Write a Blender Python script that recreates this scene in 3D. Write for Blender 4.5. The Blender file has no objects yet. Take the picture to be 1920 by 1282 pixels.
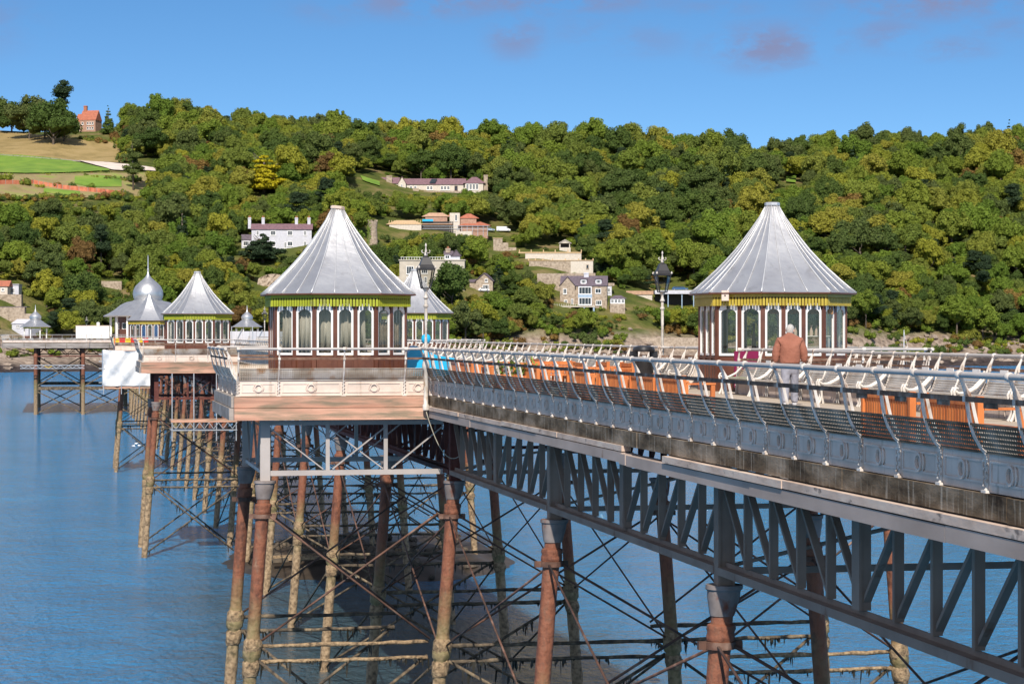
import bpy, bmesh, math, random
import numpy as np
from mathutils import Vector, Matrix
random.seed(7); RNG = np.random.default_rng(11)
R_ = math.radians
scene = bpy.context.scene
COL = scene.collection

# ------------------------------------------------------------------ camera
F_PX = 4200.0; HOR = 622.0; CAMZ = 1.62; TH = math.atan((960 - 127) / F_PX)
SN, CS = math.sin(TH), math.cos(TH)
cd = bpy.data.cameras.new('camera'); cam = bpy.data.objects.new('camera', cd); COL.objects.link(cam)
cam.location = (0, 0, CAMZ); cam.rotation_euler = (R_(90), 0, -TH)
cd.sensor_width = 36; cd.lens = 36 * F_PX / 1920; cd.shift_y = -(641 - HOR) / 1920
cd.clip_start = 0.5; cd.clip_end = 9000
scene.camera = cam

# ------------------------------------------------------------------ light
SUN_EL, SUN_AZ = 41.0, 14.0           # azimuth: degrees from -Y towards -X
sdir = Vector((-math.sin(R_(SUN_AZ)) * math.cos(R_(SUN_EL)), -math.cos(R_(SUN_AZ)) * math.cos(R_(SUN_EL)), math.sin(R_(SUN_EL))))
sl = bpy.data.lights.new('sun', 'SUN'); sl.energy = 4.8; sl.angle = R_(0.5); sl.color = (1.0, 0.925, 0.82)
so = bpy.data.objects.new('sun', sl); COL.objects.link(so); so.location = (0, -40, 60)
so.rotation_euler = sdir.to_track_quat('Z', 'Y').to_euler()
w = bpy.data.worlds.new('World'); scene.world = w; w.use_nodes = True
nt = w.node_tree; nt.nodes.clear()
def N(t, tp, **kw):
    n = t.nodes.new(tp)
    for k, v in kw.items():
        if k == 'inp':
            for a, b in v.items(): n.inputs[a].default_value = b
        else: setattr(n, k, v)
    return n
tc = N(nt, 'ShaderNodeTexCoord')
# the air is clear: look the sky up a little higher than the line of sight, uniformly all round
vm = N(nt, 'ShaderNodeVectorMath', operation='MULTIPLY_ADD'); vm.inputs[1].default_value = (1, 1, 1.9); vm.inputs[2].default_value = (0, 0, 0.06)
nt.links.new(tc.outputs['Generated'], vm.inputs[0])
vn = N(nt, 'ShaderNodeVectorMath', operation='NORMALIZE'); nt.links.new(vm.outputs[0], vn.inputs[0])
sky = N(nt, 'ShaderNodeTexSky', sky_type='NISHITA', sun_disc=False, sun_elevation=R_(SUN_EL), sun_rotation=R_(180 + SUN_AZ), altitude=0, air_density=1.0, dust_density=0.25, ozone_density=2.6)
nt.links.new(vn.outputs[0], sky.inputs[0])
hsv = N(nt, 'ShaderNodeHueSaturation', inp={'Saturation': 1.26, 'Value': 1.0}); nt.links.new(sky.outputs[0], hsv.inputs['Color'])
# a few thin broken clouds: soft patches round given directions, plus unseen white cover added overhead for neutral fill
def vmath(op, a, b=None):
    n = N(nt, 'ShaderNodeVectorMath', operation=op)
    nt.links.new(a, n.inputs[0])
    if b is not None:
        if isinstance(b, tuple): n.inputs[1].default_value = b
        else: nt.links.new(b, n.inputs[1])
    return n
def smath(op, a, b):
    n = N(nt, 'ShaderNodeMath', operation=op)
    for i, x in enumerate((a, b)):
        if isinstance(x, (int, float)): n.inputs[i].default_value = x
        else: nt.links.new(x, n.inputs[i])
    return n.outputs[0]
D_ = tc.outputs['Generated']
cn = N(nt, 'ShaderNodeTexNoise', inp={'Scale': 42.0, 'Detail': 10.0, 'Roughness': 0.62})
mp = N(nt, 'ShaderNodeMapping'); mp.inputs['Scale'].default_value = (1, 1, 2.2)
nt.links.new(D_, mp.inputs[0]); nt.links.new(mp.outputs[0], cn.inputs['Vector'])
acc = None
for cx, cy, wx, wy, am in ((1440, 88, 85, 34, 1.0), (1535, 75, 60, 30, .5), (1660, 62, 55, 26, .6), (1785, 92, 60, 18, .6), (965, 66, 42, 36, .8), (1215, 76, 60, 26, .35), (1105, 55, 60, 30, .3), (800, 2, 130, 26, .9), (1020, -4, 190, 24, .9), (1350, 14, 70, 14, .4), (1750, 4, 150, 26, .9), (1880, 50, 60, 20, .4), (605, 22, 60, 20, .3), (2200, 60, 160, 60, .8), (-200, 30, 160, 60, .8)):
    kx, kz = (cx-960)/F_PX, (HOR-cy)/F_PX
    v0 = Vector((kx*CS + SN, -kx*SN + CS, kz)).normalized()
    wx, wy = wx*1.65, wy*1.6; df = vmath('SUBTRACT', D_, tuple(v0)); sc_ = vmath('MULTIPLY', df.outputs[0], (F_PX/wx, F_PX/wx, F_PX/wy)); ln = vmath('LENGTH', sc_.outputs[0])
    mr_ = N(nt, 'ShaderNodeMapRange', interpolation_type='SMOOTHSTEP', inp={'From Min': 1.25, 'From Max': 0.0, 'To Min': 0.0, 'To Max': am}); nt.links.new(ln.outputs['Value'], mr_.inputs['Value'])
    acc = mr_.outputs[0] if acc is None else smath('MAXIMUM', acc, mr_.outputs[0])
cr = N(nt, 'ShaderNodeMapRange', inp={'From Min': 0.38, 'From Max': 0.58}); nt.links.new(cn.outputs['Fac'], cr.inputs['Value'])
cl1 = smath('MULTIPLY', acc, cr.outputs[0])
cn2 = N(nt, 'ShaderNodeTexNoise', inp={'Scale': 6.0, 'Detail': 8.0, 'Roughness': 0.6}); nt.links.new(mp.outputs[0], cn2.inputs['Vector'])
cr2 = N(nt, 'ShaderNodeMapRange', inp={'From Min': 0.36, 'From Max': 0.62, 'To Max': 0.72}); nt.links.new(cn2.outputs['Fac'], cr2.inputs['Value'])
sz = N(nt, 'ShaderNodeSeparateXYZ'); nt.links.new(D_, sz.inputs[0])
ch = N(nt, 'ShaderNodeMapRange', inp={'From Min': 0.15, 'From Max': 0.20}); nt.links.new(sz.outputs['Z'], ch.inputs['Value'])
c_fill = smath('MULTIPLY', cr2.outputs[0], ch.outputs[0])
mx = N(nt, 'ShaderNodeMix', data_type='RGBA'); nt.links.new(cl1, mx.inputs['Factor']); nt.links.new(hsv.outputs[0], mx.inputs[6]); mx.inputs[7].default_value = (1.65, 1.95, 3.3, 1)
mx2 = N(nt, 'ShaderNodeMix', data_type='RGBA'); nt.links.new(c_fill, mx2.inputs['Factor']); nt.links.new(mx.outputs[2], mx2.inputs[6]); mx2.inputs[7].default_value = (5.2, 5.0, 4.9, 1)
bg = N(nt, 'ShaderNodeBackground', inp={'Strength': 0.12}); nt.links.new(mx2.outputs[2], bg.inputs['Color'])
wo = N(nt, 'ShaderNodeOutputWorld'); nt.links.new(bg.outputs[0], wo.inputs['Surface'])
vs = scene.view_settings; vs.view_transform = 'Standard'; vs.look = 'None'; vs.exposure = 0.32; vs.gamma = 1.0; vs.use_curve_mapping = False
scene.cycles.max_bounces = 8; scene.cycles.transparent_max_bounces = 16; scene.cycles.diffuse_bounces = 3
scene.cycles.use_denoising = True

# ------------------------------------------------------------------ helpers
def tag(o, label=None, cat=None, group=None, kind=None):
    if label: o['label'] = label
    if cat: o['category'] = cat
    if group: o['group'] = group
    if kind: o['kind'] = kind
    return o
def thing(name, label, cat, loc=(0, 0, 0), rz=0.0, group=None):
    o = bpy.data.objects.new(name, None); COL.objects.link(o); o.empty_display_size = 0.2
    o.location = loc; o.rotation_euler = (0, 0, rz)
    return tag(o, label, cat, group)
def inst(name, me, parent=None, loc=(0, 0, 0), rot=(0, 0, 0), sc=None):
    o = bpy.data.objects.new(name, me); COL.objects.link(o); o.location = loc; o.rotation_euler = rot
    if sc is not None: o.scale = sc if hasattr(sc, '__len__') else (sc, sc, sc)
    if parent is not None: o.parent = parent
    return o
class MB:
    def __init__(s): s.v = []; s.f = []; s.m = []; s.mi = 0
    def add(s, vs, fs):
        b = len(s.v); s.v.extend([tuple(v) for v in vs])
        for f in fs: s.f.append(tuple(b + i for i in f)); s.m.append(s.mi)
        return s
    def box(s, x0, x1, y0, y1, z0, z1):
        return s.add([(x0,y0,z0),(x1,y0,z0),(x1,y1,z0),(x0,y1,z0),(x0,y0,z1),(x1,y0,z1),(x1,y1,z1),(x0,y1,z1)],
                     [(0,3,2,1),(4,5,6,7),(0,1,5,4),(1,2,6,5),(2,3,7,6),(3,0,4,7)])
    def bar(s, a, b, w, h, up=(0, 0, 1)):
        a = Vector(a); b = Vector(b); d = (b - a).normalized(); u = Vector(up)
        x = d.cross(u)
        if x.length < 1e-4: x = d.cross(Vector((1, 0, 0)))
        x.normalize(); y = x.cross(d); x *= w / 2; y *= h / 2
        return s.add([a-x-y, a+x-y, a+x+y, a-x+y, b-x-y, b+x-y, b+x+y, b-x+y],
                     [(0,1,2,3),(7,6,5,4),(4,5,1,0),(5,6,2,1),(6,7,3,2),(7,4,0,3)])
    def tube(s, pts, r, n=8, cap=True):
        pts = [Vector(p) for p in pts]; rs = r if hasattr(r, '__len__') else [r] * len(pts)
        vs = []; ref = None
        for i, p in enumerate(pts):
            d = (pts[min(i+1, len(pts)-1)] - pts[max(i-1, 0)]).normalized()
            if ref is None:
                ref = Vector((0, 0, 1)) if abs(d.z) < .9 else Vector((1, 0, 0))
            x = d.cross(ref).normalized(); y = x.cross(d)
            ref = y if abs(d.dot(y)) < .5 else ref
            for k in range(n):
                a = 2 * math.pi * k / n; vs.append(p + (x * math.cos(a) + y * math.sin(a)) * rs[i])
        fs = []
        for i in range(len(pts) - 1):
            for k in range(n):
                fs.append((i*n+k, i*n+(k+1) % n, (i+1)*n+(k+1) % n, (i+1)*n+k))
        if cap: fs += [tuple(range(n-1, -1, -1)), tuple((len(pts)-1)*n+k for k in range(n))]
        return s.add(vs, fs)
    def lathe(s, prof, n=12, c=(0, 0, 0), lean=(0, 0), cap=True):
        vs = []
        for r, z in prof:
            for k in range(n):
                a = 2*math.pi*(k+.5)/n; vs.append((c[0]+r*math.cos(a)+lean[0]*z, c[1]+r*math.sin(a)+lean[1]*z, c[2]+z))
        fs = []
        for i in range(len(prof)-1):
            for k in range(n): fs.append((i*n+k, i*n+(k+1) % n, (i+1)*n+(k+1) % n, (i+1)*n+k))
        if cap: fs += [tuple(range(n-1, -1, -1)), tuple((len(prof)-1)*n+k for k in range(n))]
        return s.add(vs, fs)
    def prism(s, poly, y0, y1):      # polygon in xz, extruded along y
        n = len(poly)
        vs = [(x, y0, z) for x, z in poly] + [(x, y1, z) for x, z in poly]
        fs = [tuple(range(n)), tuple(range(2*n-1, n-1, -1))] + [(k, n+k, n+(k+1) % n, (k+1) % n) for k in range(n)]
        return s.add(vs, fs)
    def mesh(s, name, mats, smooth=False, ang=None):
        me = bpy.data.meshes.new(name); me.from_pydata(s.v, [], s.f); me.update()
        for m in (mats if isinstance(mats, (list, tuple)) else [mats]): me.materials.append(m)
        if any(s.m): me.polygons.foreach_set('material_index', s.m)
        if smooth:
            me.polygons.foreach_set('use_smooth', [True]*len(me.polygons))
            if ang: me.set_sharp_from_angle(angle=R_(ang))
        return me
    def build(s, name, mats, parent=None, loc=(0, 0, 0), smooth=False, ang=None, rot=(0, 0, 0)):
        return inst(name, s.mesh(name, mats, smooth, ang), parent, loc, rot)
_cache = {}
def cached(key, fn):
    if key not in _cache: _cache[key] = fn()
    return _cache[key]
def ordw(n): return ['first', 'second', 'third', 'fourth', 'fifth', 'sixth', 'seventh', 'eighth', 'ninth', 'tenth', 'eleventh', 'twelfth', 'thirteenth', 'fourteenth', 'fifteenth', 'sixteenth', 'seventeenth', 'eighteenth', 'nineteenth', 'twentieth', 'twenty-first', 'twenty-second', 'twenty-third', 'twenty-fourth', 'twenty-fifth', 'twenty-sixth', 'twenty-seventh', 'twenty-eighth', 'twenty-ninth', 'thirtieth'][n]

# ------------------------------------------------------------------ materials
def ramp(t, fac, stops):
    r = N(t, 'ShaderNodeValToRGB'); e = r.color_ramp.elements
    while len(e) > 1: e.remove(e[-1])
    e[0].position = stops[0][0]; e[0].color = (*stops[0][1], 1)
    for p, c in stops[1:]:
        x = e.new(p); x.color = (*c, 1)
    t.links.new(fac, r.inputs[0]); return r.outputs[0]
def mixc(t, fac, a, b):
    m = N(t, 'ShaderNodeMix', data_type='RGBA')
    for i, x in ((0, fac), (6, a), (7, b)):
        if isinstance(x, (int, float)): m.inputs[i].default_value = x
        elif isinstance(x, tuple): m.inputs[i].default_value = (*x, 1)
        else: t.links.new(x, m.inputs[i])
    return m.outputs[2]
def noise(t, vec, scale, detail=4, stretch=(1, 1, 1), rough=.55):
    m = N(t, 'ShaderNodeMapping'); m.inputs['Scale'].default_value = stretch; t.links.new(vec, m.inputs[0])
    n = N(t, 'ShaderNodeTexNoise', inp={'Scale': scale, 'Detail': detail, 'Roughness': rough}); t.links.new(m.outputs[0], n.inputs['Vector'])
    return n.outputs['Fac']
def newmat(name):
    m = bpy.data.materials.new(name); m.use_nodes = True; t = m.node_tree
    b = t.nodes['Principled BSDF']; g = N(t, 'ShaderNodeNewGeometry')
    return m, t, b, g.outputs['Position']
def bump(t, b, h, strength, dist=.02):
    n = N(t, 'ShaderNodeBump', inp={'Strength': strength, 'Distance': dist}); t.links.new(h, n.inputs['Height']); t.links.new(n.outputs[0], b.inputs['Normal'])
def pm(name, stops, scale=3., detail=5, stretch=(1, 1, 1), rough=.6, metal=0., bmp=.0, bscale=None, over=None, spec=None, bdist=.02, rand=0.0):
    """noise-coloured surface; over = (colour, scale, stretch, lo, hi) adds stains with a shape of their own"""
    m, t, b, pos = newmat(name)
    f = noise(t, pos, scale, detail, stretch)
    c = ramp(t, f, stops)
    if over:
        oc, os_, ost, lo, hi = over
        of = noise(t, pos, os_, 6, ost)
        mr = N(t, 'ShaderNodeMapRange', inp={'From Min': lo, 'From Max': hi}); t.links.new(of, mr.inputs['Value'])
        c = mixc(t, mr.outputs[0], c, oc)
    if rand:
        oi = N(t, 'ShaderNodeObjectInfo'); hs = N(t, 'ShaderNodeHueSaturation')
        mr = N(t, 'ShaderNodeMapRange', inp={'To Min': 1 - rand, 'To Max': 1 + rand}); t.links.new(oi.outputs['Random'], mr.inputs['Value'])
        t.links.new(mr.outputs[0], hs.inputs['Value']); t.links.new(c, hs.inputs['Color']); c = hs.outputs[0]
    t.links.new(c, b.inputs['Base Color'])
    b.inputs['Roughness'].default_value = rough; b.inputs['Metallic'].default_value = metal
    if spec is not None: b.inputs['Specular IOR Level'].default_value = spec
    if bmp: bump(t, b, noise(t, pos, bscale or scale*4, 4, stretch), bmp, bdist)
    return m
MT = {}
RUST = (.20, .075, .025)
MT['white_paint'] = pm('white_paint', [(.3, (.40, .35, .30)), (.55, (.58, .54, .49)), (.8, (.68, .65, .61))], 2.5, rough=.45, over=((.30, .19, .10), 3.2, (1, 1, .5), .60, .74), bmp=.06, bscale=30)
MT['white_panel'] = pm('white_panel', [(.3, (.54, .435, .365)), (.6, (.70, .575, .495))], 1.7, rough=.75, spec=.15, over=((.34, .27, .21), 2.6, (2.5, 2.5, .3), .58, .78))
MT['lattice_paint'] = pm('lattice_paint', [(.28, (.15, .10, .065)), (.46, (.38, .31, .24)), (.62, (.57, .51, .45))], 1.6, rough=.7, spec=.25, over=((.28, .12, .035), 2.2, (1, 1, 1), .54, .70))
MT['lattice_dark'] = pm('lattice_dark', [(.28, (.06, .040, .026)), (.48, (.19, .135, .092)), (.68, (.36, .28, .215))], 1.8, detail=7, rough=.85, spec=.1, over=((.32, .27, .22), 2.6, (1, 1, .6), .60, .76))  # darker, browner copy of the lattice paint for the near run
MT['rail_grey'] = pm('rail_grey', [(.3, (.36, .335, .32)), (.7, (.48, .445, .42))], 2., rough=.55, spec=.3, over=((.30, .20, .13), 4, (1, 1, 1), .64, .74))
MT['rusty_bar'] = pm('rusty_bar', [(.3, (.09, .045, .03)), (.6, (.22, .135, .095)), (.8, (.42, .36, .31))], 5., rough=.8, spec=.15)
MT['post_paint'] = pm('post_paint', [(.26, (.26, .18, .13)), (.42, (.54, .47, .41)), (.6, (.68, .63, .58)), (.8, (.76, .72, .68))], 4.5, detail=7, rough=.7, spec=.2, over=((.20, .09, .04), 5, (1, 1, .6), .60, .70))
MT['frame_white'] = pm('frame_white', [(.3, (.74, .73, .71)), (.7, (.82, .81, .80))], 4, rough=.4)
MT['brown_paint'] = pm('brown_paint', [(.3, (.085, .030, .018)), (.7, (.135, .048, .026))], 3, rough=.45, bmp=.1, bscale=20)
MT['lime_paint'] = pm('lime_paint', [(.3, (.27, .30, .012)), (.7, (.36, .395, .022))], 3, rough=.6, over=((.22, .22, .06), 5, (1, 1, .5), .60, .74))
MT['ochre_paint'] = pm('ochre_paint', [(.3, (.36, .27, .03)), (.7, (.50, .38, .05))], 3, rough=.45, over=((.60, .55, .42), 6, (1, 1, 1), .66, .72))
MT['roof_metal'] = pm('roof_metal', [(.25, (.51, .505, .515)), (.5, (.60, .595, .60)), (.75, (.68, .675, .67))], 1.3, detail=7, stretch=(1, 1, 1.6), rough=.44, metal=.9, bmp=.22, bscale=3.2, over=((.44, .43, .43), 2.2, (1.6, 1.6, .45), .58, .76), bdist=.05)
MT['roof_seam'] = pm('roof_seam', [(.3, (.50, .50, .51)), (.7, (.62, .62, .63))], 5, rough=.45, metal=.5)
MT['deck_wood'] = pm('deck_wood', [(.3, (.34, .27, .20)), (.7, (.50, .42, .33))], 1.2, stretch=(.3, 8, 1), rough=.8, bmp=.2, bscale=9)
MT['dark_beam'] = pm('dark_beam', [(.30, (.035, .024, .016)), (.48, (.13, .095, .063)), (.70, (.30, .235, .175))], 1.4, stretch=(1, .8, 2.0), rough=.95, spec=.1, bmp=.5, bscale=9, over=((.36, .31, .25), 3.4, (1, 4, .35), .56, .74))
MT['pale_beam'] = pm('pale_beam', [(.3, (.42, .31, .24)), (.5, (.56, .43, .35)), (.7, (.64, .53, .44))], 2.4, stretch=(1, .5, 1.2), rough=.9, spec=.12, bmp=.35, bscale=10, over=((.20, .16, .14), 5, (1, .5, 1), .62, .70))
MT['grey_beam'] = pm('grey_beam', [(.3, (.32, .255, .22)), (.7, (.44, .355, .31))], 1.6, stretch=(1, .4, 1), rough=.85, spec=.12, bmp=.15, over=((.20, .12, .09), 2.6, (1, 1, .6), .66, .76))
MT['pink_timber'] = pm('pink_timber', [(.3, (.36, .19, .13)), (.5, (.50, .27, .185)), (.7, (.58, .34, .24))], 1.4, stretch=(.35, .35, 6), rough=.8, bmp=.3, bscale=6, over=((.22, .165, .11), 1.5, (.6, .6, 5), .44, .64), rand=.18)
MT['steel_grey'] = pm('steel_grey', [(.3, (.21, .152, .12)), (.7, (.305, .228, .182))], 1.4, rough=.85, spec=.12, over=((.17, .085, .05), 3.5, (1, 1, .35), .62, .76))
MT['steel_pale'] = pm('steel_pale', [(.3, (.34, .30, .28)), (.7, (.43, .385, .36))], 1.4, rough=.45, over=((.34, .28, .25), 3.5, (1, 1, .5), .64, .76))
MT['steel_red'] = pm('steel_red', [(.3, (.075, .026, .021)), (.7, (.145, .052, .042))], 2.4, rough=.75, spec=.15)
MT['cap_grey'] = pm('cap_grey', [(.3, (.15, .125, .115)), (.7, (.27, .23, .215))], 3, rough=.85, spec=.15, over=((.18, .06, .035), 3, (1, 1, .6), .58, .68))
def column_mat():
    m, t, b, pos = newmat('column_iron')
    s = N(t, 'ShaderNodeSeparateXYZ'); t.links.new(pos, s.inputs[0])
    n = noise(t, pos, 1.6, 6); n2 = noise(t, pos, 7, 6); n3 = noise(t, pos, 4.5, 8, (1, 1, .45), .7)
    a = N(t, 'ShaderNodeMath', operation='MULTIPLY_ADD'); t.links.new(n, a.inputs[0]); a.inputs[1].default_value = 2.6; t.links.new(s.outputs['Z'], a.inputs[2])
    mr = N(t, 'ShaderNodeMapRange', inp={'From Min': -6.4, 'From Max': -3.2}); t.links.new(a.outputs[0], mr.inputs['Value'])
    red = ramp(t, n3, [(.28, (.05, .022, .016)), (.40, (.13, .046, .025)), (.52, (.23, .080, .040)), (.62, (.18, .078, .045)), (.74, (.30, .195, .13))])
    tan = ramp(t, n2, [(.3, (.08, .053, .03)), (.5, (.27, .185, .105)), (.7, (.42, .30, .18))])
    lvl = N(t, 'ShaderNodeMapRange', inp={'From Min': 0, 'From Max': 1}); t.links.new(mr.outputs[0], lvl.inputs['Value'])
    grn = mixc(t, n3, tan, (.13, .135, .035))
    f1 = N(t, 'ShaderNodeMapRange', inp={'From Min': .0, 'From Max': .45}); t.links.new(mr.outputs[0], f1.inputs['Value'])
    f2 = N(t, 'ShaderNodeMapRange', inp={'From Min': .4, 'From Max': .9}); t.links.new(mr.outputs[0], f2.inputs['Value'])
    c = mixc(t, f2.outputs[0], mixc(t, f1.outputs[0], tan, grn), red)
    t.links.new(c, b.inputs['Base Color']); b.inputs['Roughness'].default_value = .75
    bump(t, b, n2, .7, .06); return m
MT['column_iron'] = column_mat()
MT['barnacle'] = pm('barnacle', [(.3, (.06, .042, .024)), (.5, (.25, .17, .095)), (.7, (.40, .285, .165))], 9, rough=.9, bmp=.9, bscale=14, bdist=.06)
MT['rod_rust'] = pm('rod_rust', [(.3, (.035, .025, .02)), (.55, (.12, .055, .035)), (.75, (.25, .16, .12))], 2.5, rough=.75)
MT['dark_strut'] = pm('dark_strut', [(.3, (.03, .024, .018)), (.5, (.10, .075, .05)), (.7, (.24, .18, .11))], 5, rough=.9, bmp=.6, bscale=14, bdist=.05)
MT['weed'] = pm('weed', [(.3, (.008, .007, .005)), (.7, (.03, .026, .014))], 6, rough=.5)
MT['orange_wood'] = pm('orange_wood', [(.3, (.40, .105, .025)), (.7, (.60, .20, .05))], 3, stretch=(3, 3, .5), rough=.55, rand=.12)
MT['black_plastic'] = pm('black_plastic', [(.3, (.012, .012, .014)), (.7, (.022, .022, .025))], 5, rough=.35)
MT['maroon'] = pm('maroon', [(.3, (.17, .006, .045)), (.7, (.20, .008, .055))], 2, rough=.4)
MT['blue_plastic'] = pm('blue_plastic', [(.3, (.01, .36, .66)), (.7, (.015, .42, .74))], 2, rough=.4)
MT['blue_paint'] = pm('blue_paint', [(.3, (.01, .07, .28)), (.7, (.015, .10, .36))], 2, rough=.4)
MT['lamp_black'] = pm('lamp_black', [(.3, (.014, .013, .014)), (.7, (.026, .024, .026))], 5, rough=.4)
MT['tarp'] = pm('tarp', [(.3, (.62, .62, .62)), (.7, (.70, .70, .70))], 1.2, rough=.6, bmp=.5, bscale=1.3, bdist=.12)
MT['grey_sheet'] = pm('grey_sheet', [(.3, (.42, .42, .46)), (.7, (.55, .55, .58))], 1.5, stretch=(4, 1, .4), rough=.7, bmp=.3)
MT['scaffold'] = pm('scaffold', [(.3, (.40, .41, .43)), (.7, (.55, .56, .58))], 3, rough=.35, metal=.5)
MT['yellow_paint'] = pm('yellow_paint', [(.3, (.62, .42, .02)), (.7, (.70, .48, .03))], 3, rough=.4)
MT['red_plastic'] = pm('red_plastic', [(.3, (.50, .02, .015)), (.7, (.6, .03, .02))], 3, rough=.4)
MT['old_planks'] = pm('old_planks', [(.3, (.16, .135, .12)), (.7, (.36, .32, .29))], 1.5, stretch=(.4, 2, 2), rough=.85, bmp=.3)
MT['curtain'] = pm('curtain', [(.3, (.34, .31, .26)), (.6, (.54, .51, .45)), (.8, (.68, .64, .58))], 3, stretch=(3, 3, .4), rough=.8, bmp=.4, bscale=6)
MT['sack'] = pm('sack', [(.3, (.22, .16, .11)), (.7, (.42, .34, .26))], 4, rough=.85, bmp=.3)
MT['inner_wood'] = pm('inner_wood', [(.3, (.30, .16, .07)), (.7, (.42, .24, .11))], 3, rough=.6)
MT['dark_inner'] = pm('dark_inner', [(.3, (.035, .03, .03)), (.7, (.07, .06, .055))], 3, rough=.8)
MT['plant_leaf'] = pm('plant_leaf', [(.3, (.06, .14, .02)), (.7, (.26, .34, .04))], 12, rough=.6)
MT['cushion_green'] = pm('cushion_green', [(.3, (.22, .23, .13)), (.7, (.30, .31, .19))], 5, rough=.9)
MT['rope'] = pm('rope', [(.3, (.30, .27, .21)), (.7, (.42, .38, .30))], 9, rough=.9)
MT['feather'] = pm('feather', [(.3, (.72, .72, .73)), (.7, (.82, .82, .82))], 5, rough=.7)
def glass_mat(name, tint, refl=.9, body=0.0, bodyc=(.02, .025, .03)):
    m = bpy.data.materials.new(name); m.use_nodes = True; t = m.node_tree; t.nodes.remove(t.nodes['Principled BSDF'])
    out = t.nodes['Material Output']
    tr = N(t, 'ShaderNodeBsdfTransparent'); tr.inputs[0].default_value = (*tint, 1)
    gl = N(t, 'ShaderNodeBsdfGlossy', inp={'Roughness': .03}); gl.inputs[0].default_value = (refl, refl, refl, 1)
    df = N(t, 'ShaderNodeBsdfDiffuse'); df.inputs[0].default_value = (*bodyc, 1)
    lw = N(t, 'ShaderNodeLayerWeight', inp={'Blend': .5}); pw = N(t, 'ShaderNodeMath', operation='POWER'); t.links.new(lw.outputs['Facing'], pw.inputs[0]); pw.inputs[1].default_value = 4.0
    fr = N(t, 'ShaderNodeMath', operation='MULTIPLY_ADD'); t.links.new(pw.outputs[0], fr.inputs[0]); fr.inputs[1].default_value = .8; fr.inputs[2].default_value = .035; m0 = N(t, 'ShaderNodeMixShader', inp={0: body}); m1 = N(t, 'ShaderNodeMixShader')
    t.links.new(tr.outputs[0], m0.inputs[1]); t.links.new(df.outputs[0], m0.inputs[2])
    t.links.new(fr.outputs[0], m1.inputs[0]); t.links.new(m0.outputs[0], m1.inputs[1]); t.links.new(gl.outputs[0], m1.inputs[2])
    t.links.new(m1.outputs[0], out.inputs['Surface']); return m
MT['glass'] = glass_mat('glass', (.84, .84, .82))
MT['dark_glass'] = glass_mat('dark_glass', (.3, .33, .35), .9, .75, (.03, .04, .05))

# ------------------------------------------------------------------ terrain function (r to the right of the view axis, d away)
def sm(a, b, x):
    x = min(1, max(0, (x - a) / (b - a))); return x * x * (3 - 2 * x)
def shore(r): return 668 + (r + 153) / 330 * 122 + 7 * math.sin(r * .045) + 4 * math.sin(r * .13 + 1)
def lerp_tab(tab, x):
    if x <= tab[0][0]: return tab[0][1]
    for (a, b), (c, e) in zip(tab, tab[1:]):
        if x <= c: return b + (e - b) * (x - a) / (c - a)
    return tab[-1][1]
RIDGE = [(-600, 90), (-300, 103), (-215, 104), (-120, 97), (-60, 95), (0, 90), (50, 85.5), (90, 83), (140, 86), (250, 89), (600, 82)]
def H_rd(r, d):
    u = d - shore(r)
    z = -11.5 + 5.5 * sm(-6, 30, u)
    cl = 6.0 + 2.5 * math.sin(r * .06) + 1.5 * math.sin(r * .17)
    z += cl * sm(28 + 4 * math.sin(r * .11), 44, u)
    base = -6 + cl
    zr = lerp_tab(RIDGE, r)
    ur = 1120 - shore(r)
    if u > 44:
        k = min(1.0, (u - 44) / (ur - 44))
        z += (zr - base) * (k + .05 * math.sin(k * math.pi))
        z += 1.6 * math.sin(r * .031 + d * .017) * min(1, k * 6) + 1.1 * math.sin(r * .071 - d * .043) * min(1, k * 6)
    if u > ur: z -= (u - ur) * .09
    return z
def to_rd(x, y): return x * CS - y * SN, x * SN + y * CS
def to_xy(r, d): return r * CS + d * SN, -r * SN + d * CS
def H(x, y): return H_rd(*to_rd(x, y))
def GP(px, py):
    """the point of the ground seen at that place of the photograph"""
    kx, kz = (px - 960) / F_PX, (HOR - py) / F_PX
    d = 560.0
    while d < 1500:
        if H_rd(kx * d, d) >= CAMZ + kz * d:
            for _ in range(4):
                d -= 1
                if H_rd(kx * d, d) < CAMZ + kz * d: break
            break
        d += 3
    x, y = to_xy(kx * d, d); return Vector((x, y, CAMZ + kz * d)), d
def PX(x, y, z):
    r, d = to_rd(x, y); return 960 + F_PX * r / d, HOR - F_PX * (z - CAMZ) / d, d

# ================================================================== PIER
A_N, A_F = 9.11, 15.95        # railing lines, near and far side of the walkway
ZD = 0.12                     # deck level above the foot of the railing panels
P0, PEND = -3.5, 334.0
BENT0, SPAN = 56.0, 11.9
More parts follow.
